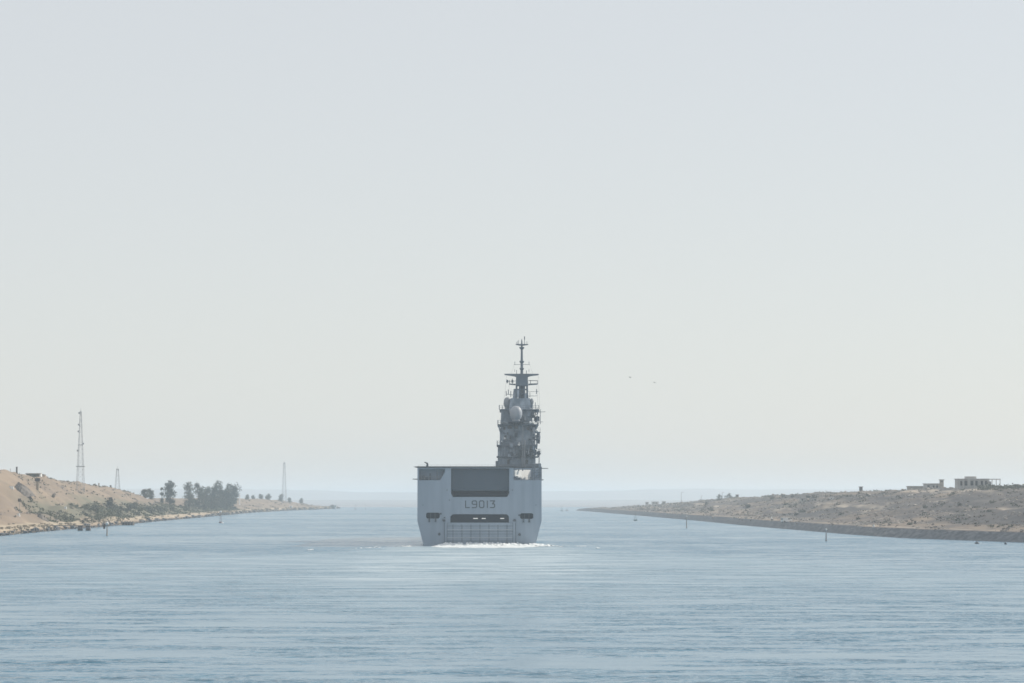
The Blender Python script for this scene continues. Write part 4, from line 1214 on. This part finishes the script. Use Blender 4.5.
jr.tube((xs_ + 3, 1.2, zd + .5), (10.2*s_, 1.2, zd + .5), 0.035, n=5)
part(jr, 'rail', 'galv', t)

# ---- low landing stage
p = wat(128, 525.2); s_ = px(p.y)
t = empty('landing_stage', 'low dark landing stage with a pale top against the sandy bank', 'landing stage', (p.x, p.y, 0))
part(MB().box(-5.8*s_, 5.8*s_, -2, 3, -0.4, 1.25), 'pontoon', 'rust', t)
part(MB().box(-6*s_, 6*s_, -2.2, 6, 1.253, 1.5), 'deck', 'wood', t)
for k in range(5):
    x = (-5.4 + 2.7*k)*s_
    part(MB().tube((x, -2.25, -0.4), (x, -2.25, 1.9), 0.16, n=8), 'fender_post', 'wood', t)

# ---- beacons and buoys
def beacon(u, v, vtop, label, m, top, r=0.22, arm=None, sphere=None, bar=None, group=None):
    p = wat(u, v); s_ = px(p.y); h = zat(vtop, p.y)
    t = empty('beacon', label, 'beacon', (p.x, p.y, 0), 0, group)
    part(MB().lathe([(r*1.5, -0.5), (r*1.5, 0.35), (r, 0.4), (r, h*.5), (r*.8, h*.52), (r*.6, h)], n=12), 'pole', m, t)
    if sphere:
        part(MB().lathe([(sphere*math.cos(a)+.01, sphere*math.sin(a)) for a in np.linspace(-1.5, 1.5, 9)], (0, 0, h), 14), 'top_mark', top, t, True)
    if arm:
        x, z, w, hh = arm
        part(MB().tube((0, 0, z), (x, 0, z), 0.06, n=6), 'arm', 'galv', t); part(MB().box(x - w, x + w, -.1, .1, z - hh, z + hh), 'side_board', 'rust', t)
    if bar:
        z, w = bar
        part(MB().box(-w, w, -.5, .5, z - .07, z + .07), 'platform', 'galv', t)
        rr = MB()
        for x in (-w, -w/3, w/3, w): rr.tube((x, -.48, z + .07), (x, -.48, z + .75), 0.035, n=5)
        rr.tube((-w, -.48, z + .75), (w, -.48, z + .75), 0.035, n=5); part(rr, 'platform_rail', 'galv', t)
    return t
beacon(107.0, 535.6, 523.4, 'pole beacon with a round white top standing in the water past the jetty', 'concrete', 'white', 0.2, (-0.9, 2.9, .3, .75), 0.5)
beacon(826.2, 541, 529.5, 'slim pole beacon with a pale upper half in front of the stone facing', 'galv', 'white', 0.2, None, 0.26, None)
beacon(686.6, 527.6, 516.4, 'thin pole beacon with a small railed platform off the low brown bank', 'concrete', 'white', 0.2, None, 0.24, (zat(519.6, 1384), 1.2))
def buoy(u, v, vtop, label, m, r, sphere=None, lamp='galv', sm='white'):
    p = wat(u, v); h = zat(vtop, p.y)
    t = empty('buoy', label, 'buoy', (p.x, p.y, 0))
    part(MB().lathe([(r*.7, -0.5), (r, -0.1), (r, 0.45), (r*.75, 0.6)], n=16), 'float', m, t)
    fr = MB()
    for k in range(4):
        a = PI/4 + k*PI/2; fr.tube((math.cos(a)*r*.6, math.sin(a)*r*.6, .6), (math.cos(a)*.14, math.sin(a)*.14, h - .5), 0.07, 0.05, 6)
    for f in (.35, .65): fr.lathe([(r*.6*(1-f) + .14*f, .6 + (h-1.1)*f), (r*.6*(1-f) + .14*f + .03, .65 + (h-1.1)*f)], n=10)
    part(fr, 'cage', m, t)
    if sphere: part(MB().lathe([(sphere*math.cos(a)+.01, sphere*math.sin(a)) for a in np.linspace(-1.5, 1.5, 9)], (0, 0, h - sphere), 14), 'top_mark', sm, t, True)
    else: part(MB().lathe([(.14, h - .5), (.2, h - .45), (.2, h - .15), (.02, h)], n=10), 'lantern', lamp, t)
    return t
buoy(220.6, 522.9, 510.6, 'slender buoy with a round white top mark off the grove', 'buoy_red', 0.8, 0.5)
p = wat(222.2, 523.4)
o = MB().lathe([(.3, -.3), (.62, 0), (.62, .35), (.3, .6), (.02, .65)], n=14).build('mooring_float', M['white'], None, True); o.location = p
tag(o, 'small white float beside the slender white topped buoy', 'float')
buoy(635.4, 520.7, 512.8, 'dark conical buoy off the far stretch of the low brown bank', 'buoy_green', 1.0)
buoy(561.8, 511.0, 505.6, 'faint distant buoy nearest the starboard side of the warship', 'buoy_green', 1.4)
buoy(567.0, 510.7, 508.4, 'tiny distant buoy just outside the tip of the low brown bank', 'buoy_red', 1.3)
buoy(355.4, 509.3, 504.6, 'faint distant buoy off the tip of the sandy bank', 'buoy_red', 1.2)
buoy(365.6, 509.2, 504.2, 'faint pale distant buoy between the sandy bank tip and the warship', 'radome', 0.9)
for u, v, r, lb in ((977, 543.8, .62, 'small dark float in the water close under the stone facing'), (1005.5, 544.4, .36, 'tiny float nearly awash at the far right by the stone facing')):
    p = wat(u, v)
    o = MB().lathe([(r*.6, -.3), (r, -.05), (r*.95, .25), (r*.5, .5), (r*.15, .62), (.02, .64)], n=14).build('mooring_float', M['navy_dark'], None, True); o.location = p
    tag(o, lb, 'float')

# ---- buildings on the crest of the low brown bank
def building(u0, u1, vt, D, label, m, dep, storeys=1, openings=(), roof=True, extra=None, name='building', drop=1.5, cat='building'):
    uc = (u0 + u1) / 2; p = at(uc, D); s_ = px(D)
    z0 = min(at(u0, D).z, at(u1, D).z) - drop
    t = empty(name, label, cat, (p.x, p.y, z0))
    h = zat(vt, D) - z0; w = (u1 - u0) * s_ / 2
    part(MB().box(-w, w, 0, dep, 0, h - 0.3), 'wall', m, t)
    if roof: part(MB().box(-w - .35, w + .35, -.4, dep + .4, h - 0.297, h), 'roof', m, t)
    for (ua, ub, va, vb) in openings:
        o = part(MB().box((ua - uc)*s_, (ub - uc)*s_, -0.10, -0.004, zat(vb, D) - z0, zat(va, D) - z0), 'window', 'opening', t)
    return t, s_, z0, h, w, uc
DB = crest_d(975, 1150, 1900) + 14
t, s_, z0, h, w, uc = building(957.6, 988.4, 478.6, DB, 'largest pale building on the skyline, with columns and an open canopy at one end', 'plaster', 9,
    openings=[(960.4, 962.2, 481, 485.5), (964.6, 967.4, 480.6, 485.6), (970.6, 973.2, 480.8, 485.4), (975.4, 977.6, 480.8, 485.6), (981, 983.0, 481, 485), (985, 986.8, 481, 485)])
part(MB().box((966.6-uc)*s_, (976.8-uc)*s_, 1, 7, h + .003, zat(476.4, DB) - z0), 'roof_parapet', 'plaster', t)
cp = MB()
for u in (957.2, 963.4, 969, 974.4, 979.4, 988.8): cp.box((u-uc)*s_ - .2, (u-uc)*s_ + .2, -.75, -.35, 0, h - .3)
part(cp, 'column', 'plaster', t)
part(MB().box((988.9-uc)*s_, (1001-uc)*s_, 0.5, 7, zat(479.6, DB) - z0, zat(478.8, DB) - z0), 'canopy', 'plaster', t)
for u in (992.4, 996.6, 1000.4):
    part(MB().box((u-uc)*s_ - .14, (u-uc)*s_ + .14, .7, 1.0, 0, zat(479.6, DB) - z0 - .003), 'canopy_post', 'plaster', t)
part(MB().box(w + .004, (992-uc)*s_, 2, 7, 0, zat(481.4, DB) - z0), 'side_block', 'plaster', t)
DB = crest_d(933, 1150, 1900) + 8
building(924.8, 939.6, 483.4, DB, 'low white building with dark openings beside the square tower', 'plaster', 6, openings=[(927.4, 929.6, 485.4, 488), (932.8, 934.6, 485.4, 488), (936.2, 938.2, 485.4, 488)])
building(940.2, 943.8, 479.4, DB - 4, 'square grey tower on the skyline between the two pale buildings', 'concrete', 2.6, openings=[(941.2, 942.8, 481, 482.2)], name='square_tower', cat='tower')
building(908.2, 924.2, 486.0, crest_d(916, 1150, 1900) + 5, 'long low grey building at the end of the skyline row, without openings', 'concrete', 6)
building(800.2, 807.4, 497.8, hit(803.8, 501.4).y, 'small pale house on the slope, first of a low pair', 'plaster', 4, openings=[(801.8, 802.8, 499, 500.6)], name='house', cat='house')
building(810.2, 817.0, 498.0, hit(813.6, 501).y, 'small pale house on the slope, second of a low pair', 'plaster', 4, openings=[(814.6, 815.6, 499, 500.6)], name='house', cat='house')
building(830, 833.4, 497.2, hit(831.7, 499.4).y, 'tiny white hut standing alone on the slope past the low pair of houses', 'white', 3, openings=[(831, 831.8, 497.9, 499)], name='hut', cat='hut')
DB = crest_d(861, 1200, 2200) + 3
t, s_, z0, h, w, uc = building(859.6, 862.6, 486.6, DB, 'tiny watch hut alone on the crest of the low brown bank', 'rust', 2, openings=[(860.4, 861.6, 487.2, 488.2)], name='hut', cat='hut')
building(736.0, 738.6, 494.6, crest_d(737, 1500, 2800) + 4, 'small dark square hut on the crest beside a leafy clump', 'rust', 3, openings=[(736.7, 737.7, 495.4, 496.6)], name='hut', cat='hut')
building(645.6, 648.6, 502.0, 2950, 'pale distant house at the far end of the low brown bank', 'plaster', 5, openings=[(646.6, 647.4, 502.8, 503.6)], name='house', cat='house')
building(651.8, 658.6, 501.6, 2950, 'wide pale distant house in the middle of the far settlement', 'plaster', 5, openings=[(653, 654, 502.6, 503.6), (656, 657, 502.6, 503.6)], name='house', cat='house')
building(662.4, 665.6, 501.4, 2900, 'distant house nearest the thin bent mast', 'concrete', 5, openings=[(663.4, 664.4, 502.6, 503.4)], name='house', cat='house')
building(289.6, 292.2, 505.8, hit(291, 508.4).y, 'tiny white hut at the waterline of the far sandy bank', 'white', 3, openings=[(290.4, 291.2, 506.4, 507.6)], name='hut', cat='hut')
building(334.6, 336.4, 504.8, 3700, 'tiny white hut on the tip of the far sandy bank', 'white', 3, openings=[(335.2, 335.9, 505.6, 506.8)], name='hut', cat='hut')
# thin masts
def thin_mast(u, D, vtop, label, bend=0.0):
    p = at(u, D); h = zat(vtop, D) - p.z
    t = empty('thin_mast', label, 'mast', (p.x, p.y, p.z))
    part(MB().tube((0, 0, -.3), (0, 0, h), 0.22, 0.12, 8), 'pole', 'galv', t)
    part(MB().tube((0, 0, h - .1), (bend, 0, h + .25), 0.14, 0.09, 6), 'lamp_arm', 'galv', t)
    part(MB().box(bend, bend + .9, -.2, .2, h + .1, h + .32), 'lamp_head', 'galv', t)
thin_mast(681.3, 2700, 492.6, 'thin mast with a bent head standing clear of the far crest', 1.0)
thin_mast(722.2, crest_d(722, 1500, 2800) + 3, 492.6, 'thin mast rising from the leafy clump on the crest', 0.5)
thin_mast(701.2, crest_d(701, 1500, 3000), 496.0, 'short thin mast on the bare crest between two taller ones', 0.4)
bush(719.4, 0, 6.5, 5, 'leaf_dark', 'leafy clump at the foot of the thin mast on the crest', pos=at(719.4, crest_d(719, 1500, 2800)))
bush(728.4, 0, 9, 4.4, 'leaf_dark', 'wider leafy clump between the thin mast and the dark hut', pos=at(728.4, crest_d(728, 1500, 2800)))
G3 = 'bushes scattered over the low brown bank'
rb_ = random.Random(8)
for k in range(24):
    u = rb_.uniform(700, 1020); v = rb_.uniform(494, 527)
    vr = np.interp(u, [640, 700, 800, 900, 1024], [505, 499, 494, 491, 488]); vb = np.interp(u, [640, 700, 800, 900, 1024], [511, 515, 523, 528, 531])
    v = rb_.uniform(vr + 1, vb - 1)
    bush(u, v, rb_.uniform(3, 7), rb_.uniform(1.6, 3.4), rb_.choice(['leaf_grey', 'leaf_dark', 'leaf_grey']), 'low dark bush dotted over the slope of the low brown bank', G3)
def stake(u, v, vtop, label, m, r=.14):
    p = hit(u, v); post('marker_post', label, 'post', u, p.y, vtop, r, m, p)
stake(771.4, 518.8, 516.6, 'short white post on the shore path nearest the white van', 'white', .3)
stake(873.8, 527, 524.4, 'white post on the shore path below the middle of the slope', 'white', .25)
stake(915.2, 523.8, 520.8, 'dark stump on a sandy patch below the long low grey building', 'rust', .35)
stake(940.6, 518.8, 516.6, 'dark post on a sandy strip below the square grey tower', 'rust', .25)

# ---- white van on the shore path
p = hit(786.4, 522.6); 
t = empty('parked_van', 'small white van parked on the shore path of the low brown bank', 'van', (p.x, p.y, p.z + .02), 0.5)
prof = [(-2.1, .35), (-2.1, 1.85), (.9, 1.9), (1.5, 1.25), (2.2, 1.1), (2.25, .4)]
vb = MB().prism(prof, -.85, .85)
part(vb, 'body', 'white', t)
for sd in (-1, 1):
    part(MB().prism([(.3, 1.2), (.3, 1.7), (.85, 1.7), (1.25, 1.25)], sd*.855, sd*.875), 'window', 'glass', t)
    for x in (-1.35, 1.4):
        part(MB().tube((x, sd*.65, .34), (x, sd*.9, .34), .34, n=14), 'wheel', 'opening', t)
part(MB().box(-2.13, -2.104, -.6, .6, 1.1, 1.65), 'rear_window', 'glass', t)

# ---- two gulls far off in the sky
def gull(u, v, D, rz, lift, label):
    bm = bmesh.new(); sk = bm.verts.layers.skin.verify()
    pts = [((0, .0, 0), .10, .10), ((.17, 0, .01), .085, .08), ((.27, 0, .04), .055, .05), ((.36, 0, .03), .015, .015), ((-.17, 0, 0), .075, .06), ((-.34, 0, .01), .07, .018)]
    edges = [(0, 1), (1, 2), (2, 3), (0, 4), (4, 5)]
    for sd in (-1, 1):
        n = len(pts)
        pts += [((.03, sd*.2, .06*lift), .085, .025), ((.02, sd*.42, .14*lift), .07, .018), ((-.06, sd*.66, .10*lift), .04, .012), ((-.14, sd*.82, .04*lift), .012, .006)]
        edges += [(0, n), (n, n+1), (n+1, n+2), (n+2, n+3)]
    vs = []
    for c, a, b in pts:
        x = bm.verts.new(c); x[sk].radius = (a, b); vs.append(x)
    vs[0][sk].use_root = True
    for a, b in edges: bm.edges.new((vs[a], vs[b]))
    me = bpy.data.meshes.new('gull'); bm.to_mesh(me); bm.free(); me.materials.append(M['feather'])
    o = bpy.data.objects.new('gull', me); col.objects.link(o)
    o.modifiers.new('skin', 'SKIN'); s2 = o.modifiers.new('sub', 'SUBSURF'); s2.levels = 1; s2.render_levels = 1
    o.location = ((u - 512) / F * D, D, zat(v, D)); o.rotation_euler = (0.2, 0.1, rz)
    tag(o, label, 'gull')
gull(630, 377.4, 900, 0.6, 1.6, 'gull flying in the pale sky, the higher one and nearer the ship')
gull(654.6, 382.6, 1000, 2.4, 0.6, 'gull flying in the pale sky, the lower one and farther from the ship')
